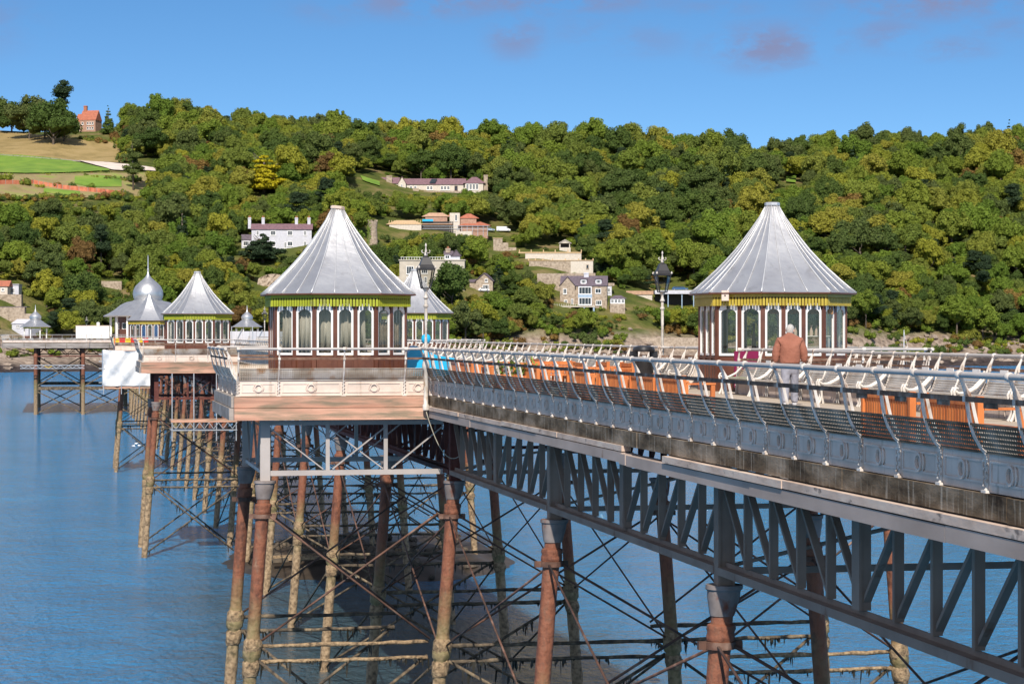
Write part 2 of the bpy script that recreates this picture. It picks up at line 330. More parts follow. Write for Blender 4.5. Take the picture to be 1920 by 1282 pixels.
# ---- deck with its edge timbers
dk = thing('pier_deck', 'long straight timber deck of the pier running out across the water', 'pier deck', ((A_N+A_F)/2, P0, 0))
def wpart(mb, name, mats, parent, **kw):      # world coordinates to the parent's frame
    l = parent.location; mb.v = [(x-l.x, y-l.y, z-l.z) for x, y, z in mb.v]
    return mb.build(name, mats, parent, **kw)
m = MB(); m.box(A_N+.06, A_F-.06, P0, PEND+2, .04, ZD); wpart(m, 'deck_boards', MT['deck_wood'], dk)
m = MB()
for a in (10.2, 11.6, 13.0, 14.6): m.box(a-.12, a+.12, P0, PEND+2, -.42, .036)
wpart(m, 'joists', MT['dark_beam'], dk)
def edge_run(side, p0, p1, seg, name, mat, xo0, xo1, z0, z1, jit=.012):
    x = p0; k = 0
    while x < p1 - .05:
        e = min(x + seg * random.uniform(.85, 1.15), p1); j = random.uniform(-jit, jit); jz = random.uniform(-jit, jit)*.6
        mm = MB()
        a = (A_N + xo0 + j, A_N + xo1 + j) if side < 0 else (A_F - xo1 + j, A_F - xo0 + j)
        mm.box(a[0], a[1], x + .006, e - .006, z0 + jz, z1 + jz)
        wpart(mm, name, mat, dk); x = e; k += 1
for sd in (-1, 1):
    edge_run(sd, P0, PEND, 5.2 if sd < 0 else 24, 'edge_beam', MT['dark_beam'], -.06, .22, -.262, -.012, .006)
    edge_run(sd, P0, 36.1 if sd < 0 else PEND, 6.0 if sd < 0 else 30, 'lower_beam', MT['grey_beam'], -.135, .12, -.575, -.40)
    if sd < 0: edge_run(sd, 36.1, PEND, 6.4, 'lower_beam', MT['grey_beam'], -.09, .12, -.555, -.385)
edge_run(-1, P0, 33.3, 7.0, 'edge_plank', MT['pale_beam'], -.15, .05, -.385, -.285)
edge_run(-1, 36.1, 56.2, 5.0, 'edge_plank', MT['pale_beam'], -.11, .05, -.37, -.275, .02)
edge_run(-1, 63.6, PEND, 30.0, 'edge_plank', MT['pale_beam'], -.11, .05, -.37, -.275)

# ---- railing kit (local frame: run along +Y, outside is -X)
PROF = [(0, 0), (-.004, .2), (-.012, .39), (-.065, .445), (-.14, .565), (-.188, .70), (-.21, .82), (-.226, .945), (-.25, 1.06), (-.285, 1.15), (-.306, 1.19)]
def post_mesh(hi):
    def f():
        m = MB()
        m.tube([(x, 0, z) for x, z in PROF], [.023]*4+[.021]*6+[.02], 6 if hi else 4)
        m.tube([(-.27, 0, 1.12), (-.20, 0, 1.0), (-.165, 0, .90), (-.12, 0, .70), (-.06, 0, .56), (.0, 0, .47)], [.014, .018, .019, .019, .018, .016], 5 if hi else 4)
        if hi:
            m.box(-.05, .04, -.06, .06, -.004, .025)
            m.tube([(-.306, -.05, 1.19), (-.306, -.035, 1.19), (-.306, .035, 1.19), (-.306, .05, 1.19)], [.036, .046, .046, .036], 8)
            for i in range(9):           # studs of the twisted foot of the post
                z = .03 + i * .042; y = .024 * (1 if i % 2 else -1)
                m.lathe([(.004, -.016), (.016, -.006), (.016, .006), (.004, .016)], 5, (-.032, y, z))
            m.box(-.26, -.20, -.03, .03, .915, .975)
        return m.mesh('post', MT['post_paint'], True, 45)
    return cached(('post', hi), f)
LAT = [(-.018, .405), (-.068, .452), (-.105, .51), (-.143, .575), (-.165, .63), (-.180, .665), (-.183, .685)]
def lattice_mesh(L, mk='lattice_paint'):
    def f():
        m = MB(); n = max(4, int(L / .058)); rows = 6
        zs = [LAT[0][1] + (LAT[-1][1]-LAT[0][1]) * i / rows for i in range(rows+1)]
        xz = [(lerp_tab([(z, x) for x, z in LAT], z), z) for z in zs]
        y0 = .03; dy = (L - .06) / n
        for j in range(rows):
            for i in range(n):
                ya, yb = y0 + i*dy, y0 + (i+1)*dy
                (xa, za), (xb, zb) = xz[j], xz[j+1]
                xm, zm, ymid = (xa+xb)/2, (za+zb)/2, (ya+yb)/2
                h = .22
                c = [(xa, ya, za), (xa, yb, za), (xb, yb, zb), (xb, ya, zb)]
                d = [(xm+(xa-xm)*2*h, ymid, zm+(za-zm)*2*h), (xm, ymid+dy*h, zm), (xm+(xb-xm)*2*h, ymid, zm+(zb-zm)*2*h), (xm, ymid-dy*h, zm)]
                m.add(c + d, [(0, 1, 4), (1, 5, 4), (1, 2, 5), (2, 6, 5), (2, 3, 6), (3, 7, 6), (3, 0, 7), (0, 4, 7)])
        m.box(-.20, -.17, .0, L, .685, .703); m.box(-.03, .0, .0, L, .392, .408)
        return m.mesh('lattice', MT[mk])
    return cached(('lat', round(L, 3), mk), f)
def lattice_far_mesh(L):
    def f():
        m = MB()
        for (xa, za), (xb, zb) in zip(LAT, LAT[1:]):
            m.add([(xa, .02, za), (xa, L-.02, za), (xb, L-.02, zb), (xb, .02, zb)], [(0, 1, 2, 3)])
        m.box(-.20, -.17, .0, L, .685, .703)
        return m.mesh('lattice', MT['lattice_paint'], True)
    return cached(('latf', round(L, 3)), f)
def panel_mesh(L):
    def f():
        m = MB(); m.box(.0, .025, .03, L-.03, .003, .39)
        y0, y1 = .09, L - .09
        for a, b, c, d in ((y0, y1, .30, .325), (y0, y1, .085, .11), (y0, y0+.025, .11, .30), (y1-.025, y1, .11, .30)): m.box(-.016, -.0005, a, b, c, d)
        return m.mesh('panel', MT['white_panel'])
    return cached(('pan', round(L, 3)), f)
def ring_mesh():
    def f():
        m = MB(); n = 18
        for (ra, rb, t) in ((.075, .105, .035),):
            for k in range(n):
                a, b = 2*math.pi*k/n, 2*math.pi*(k+1)/n
                q = [(0, ra, a), (0, rb, a), (0, rb, b), (0, ra, b)]
                fr = [(-t, r*math.cos(g), r*math.sin(g)) for _, r, g in q]; bk = [(0, y, z) for _, y, z in fr]
                m.add(fr + bk, [(0, 1, 2, 3), (1, 5, 6, 2), (4, 0, 3, 7)])
        for s in (-1, 1):
            m.tube([(-.01, s*.13*math.cos(g), .13*math.sin(g)) for g in [R_(x) for x in (-50, -25, 0, 25, 50)]], [.008, .016, .02, .016, .008], 5)
        return m.mesh('ring_ornament', MT['white_panel'], True, 40)
    return cached('ring', f)
def rail_run(label, A, L, rz, sp, hi=True, plaques=False, end_post=True, pos=None, dark_kit=False):
    t = thing('railing', label, 'railing', (A[0], A[1], 0), rz)
    n = max(1, round(L / sp)); sp = L / n
    MB().tube([(-.306, -.02, 1.19), (-.306, L+.02, 1.19)], .033, 8 if hi else 5).build('top_rail', MT['rail_grey'], t, smooth=True, ang=50)
    MB().box(-.252, -.236, 0, L, .918, .972).build('middle_rail', MT['rusty_bar'], t)
    if hi:
        ys = pos or [i*sp for i in range(n+1)]
        for y in ys: inst('post', post_mesh(True), t, (0, y, 0))
        for y, y2 in zip(ys, ys[1:]):
            q = round(y2-y, 3)
            inst('lattice_panel', lattice_mesh(q, 'lattice_dark' if dark_kit else 'lattice_paint'), t, (0, y, 0))
            p = inst('panel', panel_mesh(q), t, (0, y, 0)); inst('ring_ornament', ring_mesh(), p, (-.004, q/2, .205))
        if dark_kit:
            me = cached('plaque2', lambda: MB().box(-.234, -.224, -.17, .17, .865, .935).mesh('plaque', MT['rusty_bar']))
            for i in range(4, 26):
                if random.random() < .7: inst('plaque', me, t, (0, (i+.5)*sp, 0))
        if plaques:
            me = cached('plaque', lambda: MB().box(-.232, -.222, -.17, .17, .875, .945).mesh('plaque', MT['frame_white']))
            for i in range(n):
                if random.random() < .85: inst('plaque', me, t, (0, (i+.5)*sp, 0))
    else:
        m = MB(); pm_ = post_mesh(False)
        pv = [v.co.copy() for v in pm_.vertices]; pf = [tuple(f.vertices) for f in pm_.polygons]
        for i in range(n+1): m.add([(v.x, v.y+i*sp, v.z) for v in pv], pf)
        o = m.build('posts', MT['white_paint'], t); o['kind'] = 'stuff'
        inst('lattice', lattice_far_mesh(L), t); inst('panel', panel_mesh(L), t)
    return t
# benches that stand against the railing (local frame as the railing)
def bench(label, A, y, rz, L, group, cushion=False):
    ca, sa = math.cos(rz), math.sin(rz)
    t = thing('promenade_bench', label, 'bench', (A[0] - sa*y, A[1] + ca*y, ZD), rz, group)
    def seat():
        m = MB()
        for i in range(7):
            x = .05 + i*.058; z = .34 + .05*((i-3)/3)**2 - .02*(i < 2); m.box(x, x+.042, .05, L-.05, z, z+.02)
        return m.mesh('seat', MT['white_paint'])
    def back():
        m = MB()
        for i in range(8):
            z = .43 + i*.043; x = -.035 - .155*(i/7)**.7; m.bar((x, .05, z), (x, L-.05, z), .018, .03)
        return m.mesh('backrest', MT['white_paint'])
    def end():
        m = MB()
        m.tube([(.50, 0, .0), (.47, 0, .05), (.43, 0, .16), (.44, 0, .28), (.485, 0, .36), (.50, 0, .44), (.47, 0, .50), (.42, 0, .50)], [.03, .028, .024, .024, .026, .026, .024, .018], 6)
        m.tube([(.49, 0, .46), (.40, 0, .40), (.25, 0, .415), (.08, 0, .50), (-.06, 0, .64), (-.13, 0, .80)], [.022, .026, .028, .028, .026, .022], 6)
        m.tube([(.44, 0, .30), (.2, 0, .33), (.03, 0, .34)], [.02, .022, .02], 5)
        m.tube([(.40, 0, .0), (.41, 0, .08), (.43, 0, .17)], [.026, .02, .02], 5)
        m.tube([(.06, 0, .0), (.06, 0, .33)], .022, 5)
        return m.mesh('bench_end', MT['white_paint'], True, 50)
    inst('seat', cached(('bs', L), seat), t); inst('backrest', cached(('bb', L), back), t)
    for k in (0, 1): inst('bench_end', cached('be', end), t, (0, .04 + k*(L-.08), 0))
    if cushion: MB().box(.07, .43, .12, L-.12, .375, .415).build('cushion', MT['cushion_green'], t)
    return t
NE = -3.0
rail_run('grey-topped white iron railing along the near walkway edge right of the large left kiosk', (A_N, NE), 56.4-NE, 0, 1.22, True, dark_kit=True)
rail_run('white iron railing along the near walkway edge behind the large left kiosk', (A_N, 63.6), 57.6, 0, 1.22, True)
rail_run('distant near-side railing between the second and third kiosk platforms', (A_N, 128.4), 67, 0, 1.22, False)
rail_run('far-off near-side railing running on to the pier head', (A_N, 203.5), PEND-203.5, 0, 1.22, False)
rail_run('white iron railing with plaques along the far walkway edge beside the man', (A_F, 52.4), 52.4-NE, math.pi, 1.22, True, plaques=True)
rail_run('white iron railing along the far walkway edge left of the right kiosk', (A_F, 113.5), 113.5-56.7, math.pi, 1.22, True, plaques=True)
rail_run('distant far-side railing beyond the second right-hand kiosk', (A_F, 196), 196-122.5, math.pi, 1.22, False)
rail_run('far-off far-side railing close to the pier head', (A_F, PEND), PEND-204, math.pi, 1.22, False)
for i in range(14):
    y = i*2.44
    bench('white cast-iron bench on the far railing, %s from the right kiosk toward the viewer' % ordw(i), (A_F, 52.3), y + .1, math.pi, 2.4, 'benches along the far railing', cushion=(i < 1))
for i in range(22):
    bench('white iron bench on the far railing left of the right kiosk, %s from it' % ordw(i), (A_F, 113.5), 113.5-56.7-2.5-i*2.44, math.pi, 2.4, 'benches along the far railing')

# ---- girders
def girder_kit(mat, tagk):
    v = cached(('gv', tagk), lambda: MB().box(-.05, .05, -.065, .065, -1.80, -.58).box(-.075, -.0505, -.07, -.055, -1.80, -.58).mesh('vertical', mat))
    d = {}
    for s in (-1, 1):
        m = MB(); a = (.01, 0 if s > 0 else 1.19, -.62); b = (.01, 1.19 if s > 0 else 0, -1.78); m.bar(a, b, .05, .10, (1, 0, 0)); d[s] = cached(('gd', tagk, s), lambda: m.mesh('diagonal', mat))
    mm = cached(('gm', tagk), lambda: MB().box(-.06, .06, -.12, .12, -1.80, -.58).box(-.10, -.0605, -.135, .135, -1.80, -.58).mesh('centre_post', mat))
    bc = cached(('gb', tagk), lambda: MB().box(-.15, .15, .1, SPAN-.1, -1.90, -1.875).box(-.012, .012, .1, SPAN-.1, -1.8745, -1.805).box(-.15, -.13, .1, SPAN-.1, -1.99, -1.9005).mesh('bottom_chord', mat))
    tcn = cached(('gt', tagk), lambda: MB().box(-.10, .10, 0, SPAN, -.60, -.5765).mesh('top_chord', mat))
    en = cached(('ge', tagk), lambda: MB().box(-.09, .09, -.10, .10, -2.15, -.58).box(-.13, -.0905, -.12, .12, -2.15, -.58).box(.0905, .13, -.12, .12, -2.15, -.58).mesh('end_post', mat))
    return v, d, mm, bc, tcn, en
def girder(label, x, p, mat, tagk, group):
    t = thing('lattice_girder', label, 'girder', (x, p, 0), 0, group)
    v, d, mm, bc, tcn, en = girder_kit(mat, tagk)
    inst('bottom_chord', bc, t); inst('top_chord', tcn, t); inst('end_post', en, t, (0, .0, 0))
    h = SPAN/10
    for i in range(1, 10): inst('centre_post' if i == 5 else 'vertical', mm if i == 5 else v, t, (0, i*h, 0))
    for i in range(10):
        inst('diagonal', d[-1 if i >= 5 else 1], t, (0, i*h + .0, 0))
    return t
G_N, G_F = 9.62, 15.0
for k in range(-5, 23):
    p = BENT0 + SPAN*k; grey = k < 0
    if grey:
        girder('grey lattice girder under the near edge, %s span right of the left kiosk platform' % ordw(-k-1), G_N, p, MT['steel_grey'], 'g', 'girders under the near edge')
        girder('grey lattice girder under the far walkway edge, %s span nearer than the kiosks' % ordw(-k-1), G_F+.4, p, MT['steel_grey'], 'g', 'girders under the far edge')
    else:
        girder('dark red lattice girder under the near edge, %s span beyond the left kiosk front' % ordw(k), G_N, p, MT['steel_red'], 'r', 'red girders')
        if k < 12: girder('dark red lattice girder under the far edge, %s span beyond the left kiosk front' % ordw(k), G_F+.4, p, MT['steel_red'], 'r', 'red girders')

# ---- trestles
WATER = -10.5
ZC = -2.15
def column_meshes(lean):
    def shaft():
        m = MB(); pr = [(.165, -.40), (.165, -.58), (.215, -.60), (.222, -.66), (.205, -.70), (.215, -.76), (.215, -.82), (.182, -.86)]
        for i in range(12):
            z = -1.0 - i*.26; pr.append((.166 + random.uniform(-.003, .003), z))
        pr += [(.185, -4.02), (.23, -4.06), (.235, -4.22), (.225, -4.25), (.24, -4.30), (.235, -4.46), (.19, -4.52)]
        for i in range(16): pr.append((.172 + random.uniform(-.012, .012), -4.75 - i*.3))
        m.lathe(pr, 14, lean=lean, cap=True); return m.mesh('column', MT['column_iron'], True, 50)
    def capital():
        m = MB(); m.lathe([(.28, .0), (.28, -.06), (.25, -.09), (.245, -.19), (.228, -.26), (.2, -.40), (.183, -.46)], 14, lean=lean)
        return m.mesh('capital', MT['cap_grey'], True, 35)
    def collar():
        m = MB(); n = 12
        for z0, rr in ((-4.0, .235), (-4.55, .22)):
            pr = [(rr*.8, z0+.02), (rr, z0-.06), (rr*1.06, z0-.2), (rr, z0-.34), (rr*.85, z0-.4)]; m.lathe(pr, n, lean=lean)
        m.v = [(x*1 + random.uniform(-.02, .02), y + random.uniform(-.02, .02), z + random.uniform(-.02, .02)) for x, y, z in m.v]
        return m.mesh('collar', MT['barnacle'], True, 60)
    def clamp():
        m = MB(); m.lathe([(.20, -.84), (.235, -.845), (.235, -.95), (.20, -.955)], 12, lean=lean)
        x = lean[0]*-.9
        m.box(x+.2, x+.34, -.05, .05, -.96, -.84); m.box(x-.34, x-.2, -.05, .05, -.96, -.84)
        return m.mesh('clamp', MT['rod_rust'], True, 30)
    return [cached((n, lean), f) for n, f in (('shaft', shaft), ('capital', capital), ('collar', collar), ('clamp', clamp))]
def add_column(t, loc, lean):
    s, c, k, q = column_meshes(lean)
    o = inst('column', s, t, loc); inst('capital', c, o); inst('collar', k, o); inst('clamp', q, o); return o
def weed_strip(m, a, b, n, lmin=.08, lmax=.5):
    a, b = Vector(a), Vector(b)
    cs = [random.random() for _ in range(7)]
    for i in range(n):
        u = min(1, max(0, random.choice(cs) + random.gauss(0, .025))) if random.random() < .75 else random.random()
        p = a.lerp(b, u) + Vector((random.uniform(-.05, .05), random.uniform(-.05, .05), 0))
        l = random.uniform(lmin, lmax)*random.random()**1.5*1.5; w_ = random.uniform(.012, .035); g = random.random()*3.14
        dx, dy = math.cos(g)*w_, math.sin(g)*w_
        q = p + Vector((random.uniform(-.04, .04), random.uniform(-.04, .04), -l))
        mid = p.lerp(q, .6)
        m.add([p + Vector((dx, dy, 0)), p - Vector((dx, dy, 0)), mid - Vector((dx, dy, 0))*1.2, q, mid + Vector((dx, dy, 0))*1.2], [(0, 1, 2, 4), (4, 2, 3)])
LE = .077
def xat(x0, lean, z): return x0 + lean*(z - ZC)
def frame_parts(x0, l0, x1, l1, seed):
    """struts and tie rods between two columns, around y=0; returns [(name, mesh)]"""
    random.seed(seed); out = []
    P = lambda k, z, y=0: (xat(x0, l0, z) + .18, y, z) if k == 0 else (xat(x1, l1, z) - .18, y, z)
    for z in (-6.35, -6.75):
        m = MB(); n = 14; a, b = Vector(P(0, z, .06)), Vector(P(1, z, .06))
        m.tube([a.lerp(b, i/n) + Vector((0, random.uniform(-.015, .015), random.uniform(-.015, .015))) for i in range(n+1)], [random.uniform(.045, .07) for _ in range(n+1)], 6)
        out.append(('strut', m.mesh('strut', MT['dark_strut'], True)))
    for (za, zb, y, mt) in ((-3.05, -6.25, -.10, 'rod_rust'), (-6.25, -3.05, .10, 'rod_rust'), (-6.7, -10.2, -.09, 'dark_strut'), (-10.2, -6.7, .09, 'dark_strut')):
        m = MB(); m.tube([P(0, za, y), P(1, zb, y)], .03 if mt == 'rod_rust' else .045, 6); out.append(('tie_rod', m.mesh('tie_rod', MT[mt], True)))
    m = MB()
    weed_strip(m, P(0, -6.75), P(1, -6.75), 80, .05, .35); weed_strip(m, P(0, -6.7, -.09), P(1, -10.2, -.09), 70, .05, .4); weed_strip(m, P(0, -10.2, .09), P(1, -6.7, .09), 70, .05, .4)
    out.append(('seaweed', m.mesh('seaweed', MT['weed'])))
    return out
def long_parts(x, l, seed):
    random.seed(seed); out = []
    for (za, zb, dx, mt) in ((-3.05, -6.3, .08, 'rod_rust'), (-6.3, -3.05, -.08, 'rod_rust'), (-6.6, -10.3, .08, 'dark_strut')):
        m = MB(); m.tube([(xat(x, l, za)+dx, .18, za), (xat(x, l, zb)+dx, SPAN-.18, zb)], .026 if mt == 'rod_rust' else .038, 6); out.append(('tie_rod', m.mesh('tie_rod', MT[mt], True)))
    return out
FR = [cached(('fr', s), lambda s=s: frame_parts(G_N, LE, G_F, -LE, 20+s)) for s in range(3)]
LGN = long_parts(G_N, LE, 5); LGF = long_parts(G_F, -LE, 6)
def cross_frame(mat, key):
    def f():
        m = MB(); a, b = G_N, G_F+.4
        m.bar((a, 0, -.66), (b, 0, -.66), .08, .12); m.bar((a, 0, -1.95), (b, 0, -1.95), .08, .10); m.bar((a, 0, -.7), (b, 0, -1.9), .05, .09, (0, 1, 0)); m.bar((a, .06, -1.9), (b, .06, -.7), .05, .09, (0, 1, 0))
        return m.mesh('cross_frame', mat)
    return cached(('cf', key), f)
ktot = int((PEND - BENT0)/SPAN)
for k in range(-4, ktot+1):
    p = BENT0 + SPAN*k
    if k < 0: lab = 'rust-red raking trestle under the pier, %s nearer than the left kiosk platform' % ordw(-k-1)
    elif k == 0: lab = 'rust-red raking trestle under the front of the left kiosk platform'
    else: lab = 'weathered raking trestle under the pier, %s beyond the left kiosk platform front' % ordw(k-1)
    t = thing('trestle', lab, 'trestle', (0, p, 0), 0, 'trestles under the walkway')
    add_column(t, (G_N, 0, ZC), (LE, 0)); add_column(t, (G_F, 0, ZC), (-LE, 0))
    for nm, me in FR[k % 3]:
        o = inst(nm, me, t)
        if nm == 'seaweed': o['kind'] = 'stuff'
    inst('cross_frame', cross_frame(MT['steel_grey'] if k <= 0 else MT['steel_red'], 'g' if k <= 0 else 'r'), t)
    for nm, me in LGN + LGF: inst(nm, me, t)

# ---- kiosk platforms
def platform(side, p0, depth, proj, words, first=False):
    """side -1: on the near side, +1: far side; p0: end that faces the viewer"""
    e = A_N if side < 0 else A_F
    xo = e + side*proj
    x0, x1 = min(e, xo), max(e, xo)
    t = thing('kiosk_platform', 'square timber platform projecting from the pier under the ' + words, 'platform', ((x0+x1)/2, p0+depth/2, 0), 0, 'kiosk platforms')
    def W(m, name, mat, **k): return wpart(m, name, mat, t, **k)
    ix0, ix1 = (x0+.06, e+.3) if side < 0 else (e-.3, x1-.06)
    W(MB().box(ix0, ix1, p0+.06, p0+depth-.06, -.02, ZD-.004), 'deck_boards', MT['deck_wood'])
    W(MB().box(x0+.2, x1-.2, p0+.4, p0+depth-.4, -.62, -.03), 'joists', MT['dark_beam'])
    xi, xs = (x0-.10, x1-.12) if side < 0 else (x0+.12, x1+.10)
    for z0, z1, o in ((-.29, -.012, .04), (-.60, -.305, .09)):
        W(MB().box(xi-o*0, xs, p0-.08-o, p0+.12, z0, z1), 'fascia_plank', MT['pink_timber'])
        W(MB().box(xi, xs, p0+depth-.1, p0+depth+.1, z0, z1), 'fascia_plank', MT['pink_timber'])
        xa = (xi-.02-o, xi+.1) if side < 0 else (xs-.1, xs+.02+o)
        W(MB().box(xa[0], xa[1], p0+.125, p0+depth-.105, z0, z1), 'fascia_plank', MT['old_planks'])
    # framing below
    mat = MT['steel_pale'] if first else MT['steel_red']
    xc = x0 + .72 if side < 0 else x1 - .72
    xg = G_N - .14 if side < 0 else G_F + .55
    for pp in (p0+.45, p0+depth-.5):
        W(MB().box(xc-.12, xc+.12, pp-.10, pp-.08, ZC, -.60).box(xc-.12, xc+.12, pp+.08, pp+.10, ZC, -.60).box(xc-.02, xc+.02, pp-.0795, pp+.0795, ZC, -.60), 'stanchion', mat)
        a, b = (xc+.1, xg) if side < 0 else (xg, xc-.1)
        W(MB().box(a, b, pp-.06, pp+.06, -2.03, -1.90), 'bottom_chord', mat)
        W(MB().box(a, b, pp-.06, pp+.06, -.75, -.635), 'top_chord', mat)
        h = (b-a)/3
        for i in (1, 2): W(MB().box(a+i*h-.05, a+i*h+.05, pp-.05, pp+.02, -1.899, -.751), 'vertical', mat)
        for (ua, za, ub, zb, y) in ((0, -.8, .92, -1.87, -.03), (1.08, -1.87, 2, -.8, -.045), (1, -.8, 1.95, -1.87, .04), (2.1, -1.87, 3, -.8, -.03)):
            W(MB().bar((a+ua*h, pp+y, za), (a+ub*h, pp+y, zb), .03, .085, (0, 1, 0)), 'diagonal', mat)
    m = MB(); ya, yb = p0+.45, p0+depth-.5
    W(MB().box(xc-.05, xc+.05, ya+.11, yb-.11, -2.02, -1.93), 'side_chord', mat)
    n = 5
    for i in range(n):
        u, v = ya+.1+(yb-ya-.2)*i/n, ya+.1+(yb-ya-.2)*(i+1)/n
        W(MB().bar((xc, u, -.65 if i % 2 else -1.93), (xc, v, -1.93 if i % 2 else -.65), .03, .06, (1, 0, 0)), 'side_diagonal', mat)
    # its own columns
    for j, pp in enumerate((p0+.45, p0+depth-.5)):
        q = thing('platform_trestle', ('raking columns under the platform %s of the ' % ('front', 'back')[j]) + words, 'trestle', (0, pp, 0), 0, 'trestles under the kiosk platforms')
        add_column(q, (xc, 0, ZC), (-side*LE, 0))
        l0, l1 = (LE, LE) if side < 0 else (-LE, -LE)
        for nm, me in frame_parts(*( (xc, l0, G_N, l1) if side < 0 else (G_F, l0, xc, l1) ), 40+j):
            o = inst(nm, me, q)
            if nm == 'seaweed': o['kind'] = 'stuff'
            if nm == 'strut' and first and j == 0: o.data.materials[0] = MT['barnacle']
    # railings
    hi = p0 < 130
    sp = 1.58
    if side < 0:
        rail_run('white railing across the platform front of the ' + words, (e, p0), proj, R_(90), sp, hi, pos=[0, .70, 2.26, 3.9, proj] if first else None)
        rail_run('white railing along the outer platform side of the ' + words, (xo, p0), depth, 0, sp, hi)
        rail_run('white railing across the platform back of the ' + words, (xo, p0+depth), proj, R_(-90), sp, hi)
    else:
        rail_run('white railing across the platform front of the ' + words, (xo, p0), proj, R_(90), sp, hi)
        rail_run('white railing along the outer platform side of the ' + words, (xo, p0+depth), depth, math.pi, sp, hi)
        rail_run('white railing across the platform back of the ' + words, (e, p0+depth), proj, R_(-90), sp, hi)
platform(-1, 56.5, 6.9, 4.92, 'large left kiosk', True)
platform(1, 52.4, 6.9, 4.75, 'right-hand kiosk', True)
platform(-1, 121.5, 6.9, 5.15, 'second kiosk on the left')
platform(1, 114.5, 6.9, 5.0, 'second right-hand kiosk behind the lamp')
platform(-1, 196.2, 6.9, 5.1, 'third small kiosk on the left')

# ---- kiosks
RO = [(.14, 4.93), (.30, 4.615), (.53, 4.255), (.72, 3.98), (.90, 3.73), (1.13, 3.455), (1.36, 3.205), (1.66, 2.905), (1.85, 2.725), (2.02, 2.58)]   # apothem, height
KAP = .465
def face_geo(ap, k):      # distance and half length of face k
    return (ap, ap*KAP) if k % 2 == 0 else (ap*(1+KAP)/math.sqrt(2), ap*(1-KAP)/math.sqrt(2))
def oct_pt(ap, k, u):     # point on face k (0 faces -Y, then anticlockwise), u in -1..1, given in the frame turned so that the face looks to -Y
    a, h = face_geo(ap, k); return (h*u, -a)
def octa(mb, prof, cap=True):
    c = [(KAP, -1), (1, -KAP), (1, KAP), (KAP, 1), (-KAP, 1), (-1, KAP), (-1, -KAP), (-KAP, -1)]; n = 8
    vs = [(x*r, y*r, z) for r, z in prof for x, y in c]
    fs = [(i*n+k, i*n+(k+1) % n, (i+1)*n+(k+1) % n, (i+1)*n+k) for i in range(len(prof)-1) for k in range(n)]
    if cap: fs += [tuple(range(n-1, -1, -1)), tuple((len(prof)-1)*n+k for k in range(n))]
    return mb.add(vs, fs)
def roof_sheet_mesh(j, par):
    def f():
        m = MB(); u0, u1 = -1 + 2*j/3, -1 + 2*(j+1)/3; vs = []
        for i, (ap, z) in enumerate(RO):
            for u in (u0, (u0+u1)/2, u1):
                x, y = oct_pt(ap, par, u)
                jit = random.uniform(-.006, .006) if 0 < i < len(RO)-1 else 0
                vs.append((x, y+jit, z))
        fs = []
        for i in range(len(RO)-1):
            for q in range(2): fs.append((i*3+q, (i+1)*3+q, (i+1)*3+q+1, i*3+q+1))
        m.add(vs, fs); return m.mesh('roof_sheet', MT['roof_metal'], True, 30)
    return cached(('rs', j, par), f)
def seam_mesh(u, par):
    def f():
        pts = []
        for ap, z in RO:
            x, y = oct_pt(ap+.008, par, u); pts.append((x, y, z+.012))
        return MB().tube(pts, .020 if abs(u) == 1 else .012, 5).mesh('seam', MT['roof_seam'], True)
    return cached(('sm', u, par), f)
def window_meshes(wd):
    z0, z1 = .93, 2.30
    def outline():
        h = wd/2 - .052; zs = z1 - .27; pts = []
        pts.append((-h, z0+.06)); pts.append((-h, zs))
        rr = .068; zc = z1 - .082
        for g in (165, 140, 118): pts.append((h*math.cos(R_(g)), zs + .12*math.sin(R_(g))))
        pts.append((-.034, zs+.128))
        for g in (232, 200, 160, 110, 70, 20, -20, -52): pts.append((rr*math.cos(R_(g)), zc + rr*math.sin(R_(g))))
        pts.append((.034, zs+.128))
        for g in (62, 40, 15): pts.append((h*math.cos(R_(g)), zs + .12*math.sin(R_(g))))
        pts.append((h, zs)); pts.append((h, z0+.06)); return pts
    def frame():
        m = MB(); ins = outline(); o = []
        H2 = wd/2; n = len(ins)
        for i, (x, z) in enumerate(ins):
            if i == 0: o.append((-H2, z0))
            elif i == n-1: o.append((H2, z0))
            elif z < z1-.26: o.append((math.copysign(H2, x), z))
            else:
                u = min(1, max(-1, x/(wd/2-.055))); zz = z
                if abs(u) > .75: o.append((math.copysign(H2, x), min(z1, z+.02)))
                else: o.append((max(-H2, min(H2, x*1.9 if z < z1-.145 else x*1.1)), z1))
        vs = []; fs = []
        for y in (-.025, .025):
            vs += [(x, y, z) for x, z in ins] + [(x, y, z) for x, z in o]
        for i in range(n):
            j = (i+1) % n
            fs += [(i, n+i, n+j, j), (2*n+i, 2*n+j, 3*n+j, 3*n+i), (i, j, 2*n+j, 2*n+i), (n+i, 3*n+i, 3*n+j, n+j)]
        m.add(vs, fs); return m.mesh('window', MT['frame_white'])
    def pane():
        m = MB(); m.box(-wd/2+.03, wd/2-.03, .004, .010, z0+.03, z1-.02); return m.mesh('pane', MT['glass'])
    return cached(('wf', wd), frame), cached(('wp', wd), pane)
AP = 1.76
def valance_mesh(mat, key, par):
    def f():
        m = MB(); a, half = face_geo(1.90, par); y = -a
        m.box(-half, half, y-.012, y+.012, 2.46, 2.56)
        n = round(half*2/.088); w_ = 2*half/n
        for i in range(n):
            x = -half + i*w_; g = .013
            m.prism([(x+g, 2.235), (x+w_-g, 2.235), (x+w_-g, 2.40), (x+w_/2+.012, 2.459), (x+w_/2-.012, 2.459), (x+g, 2.40)], y-.01, y+.01)
        return m.mesh('valance', mat)
    return cached(('vl', key, par), f)
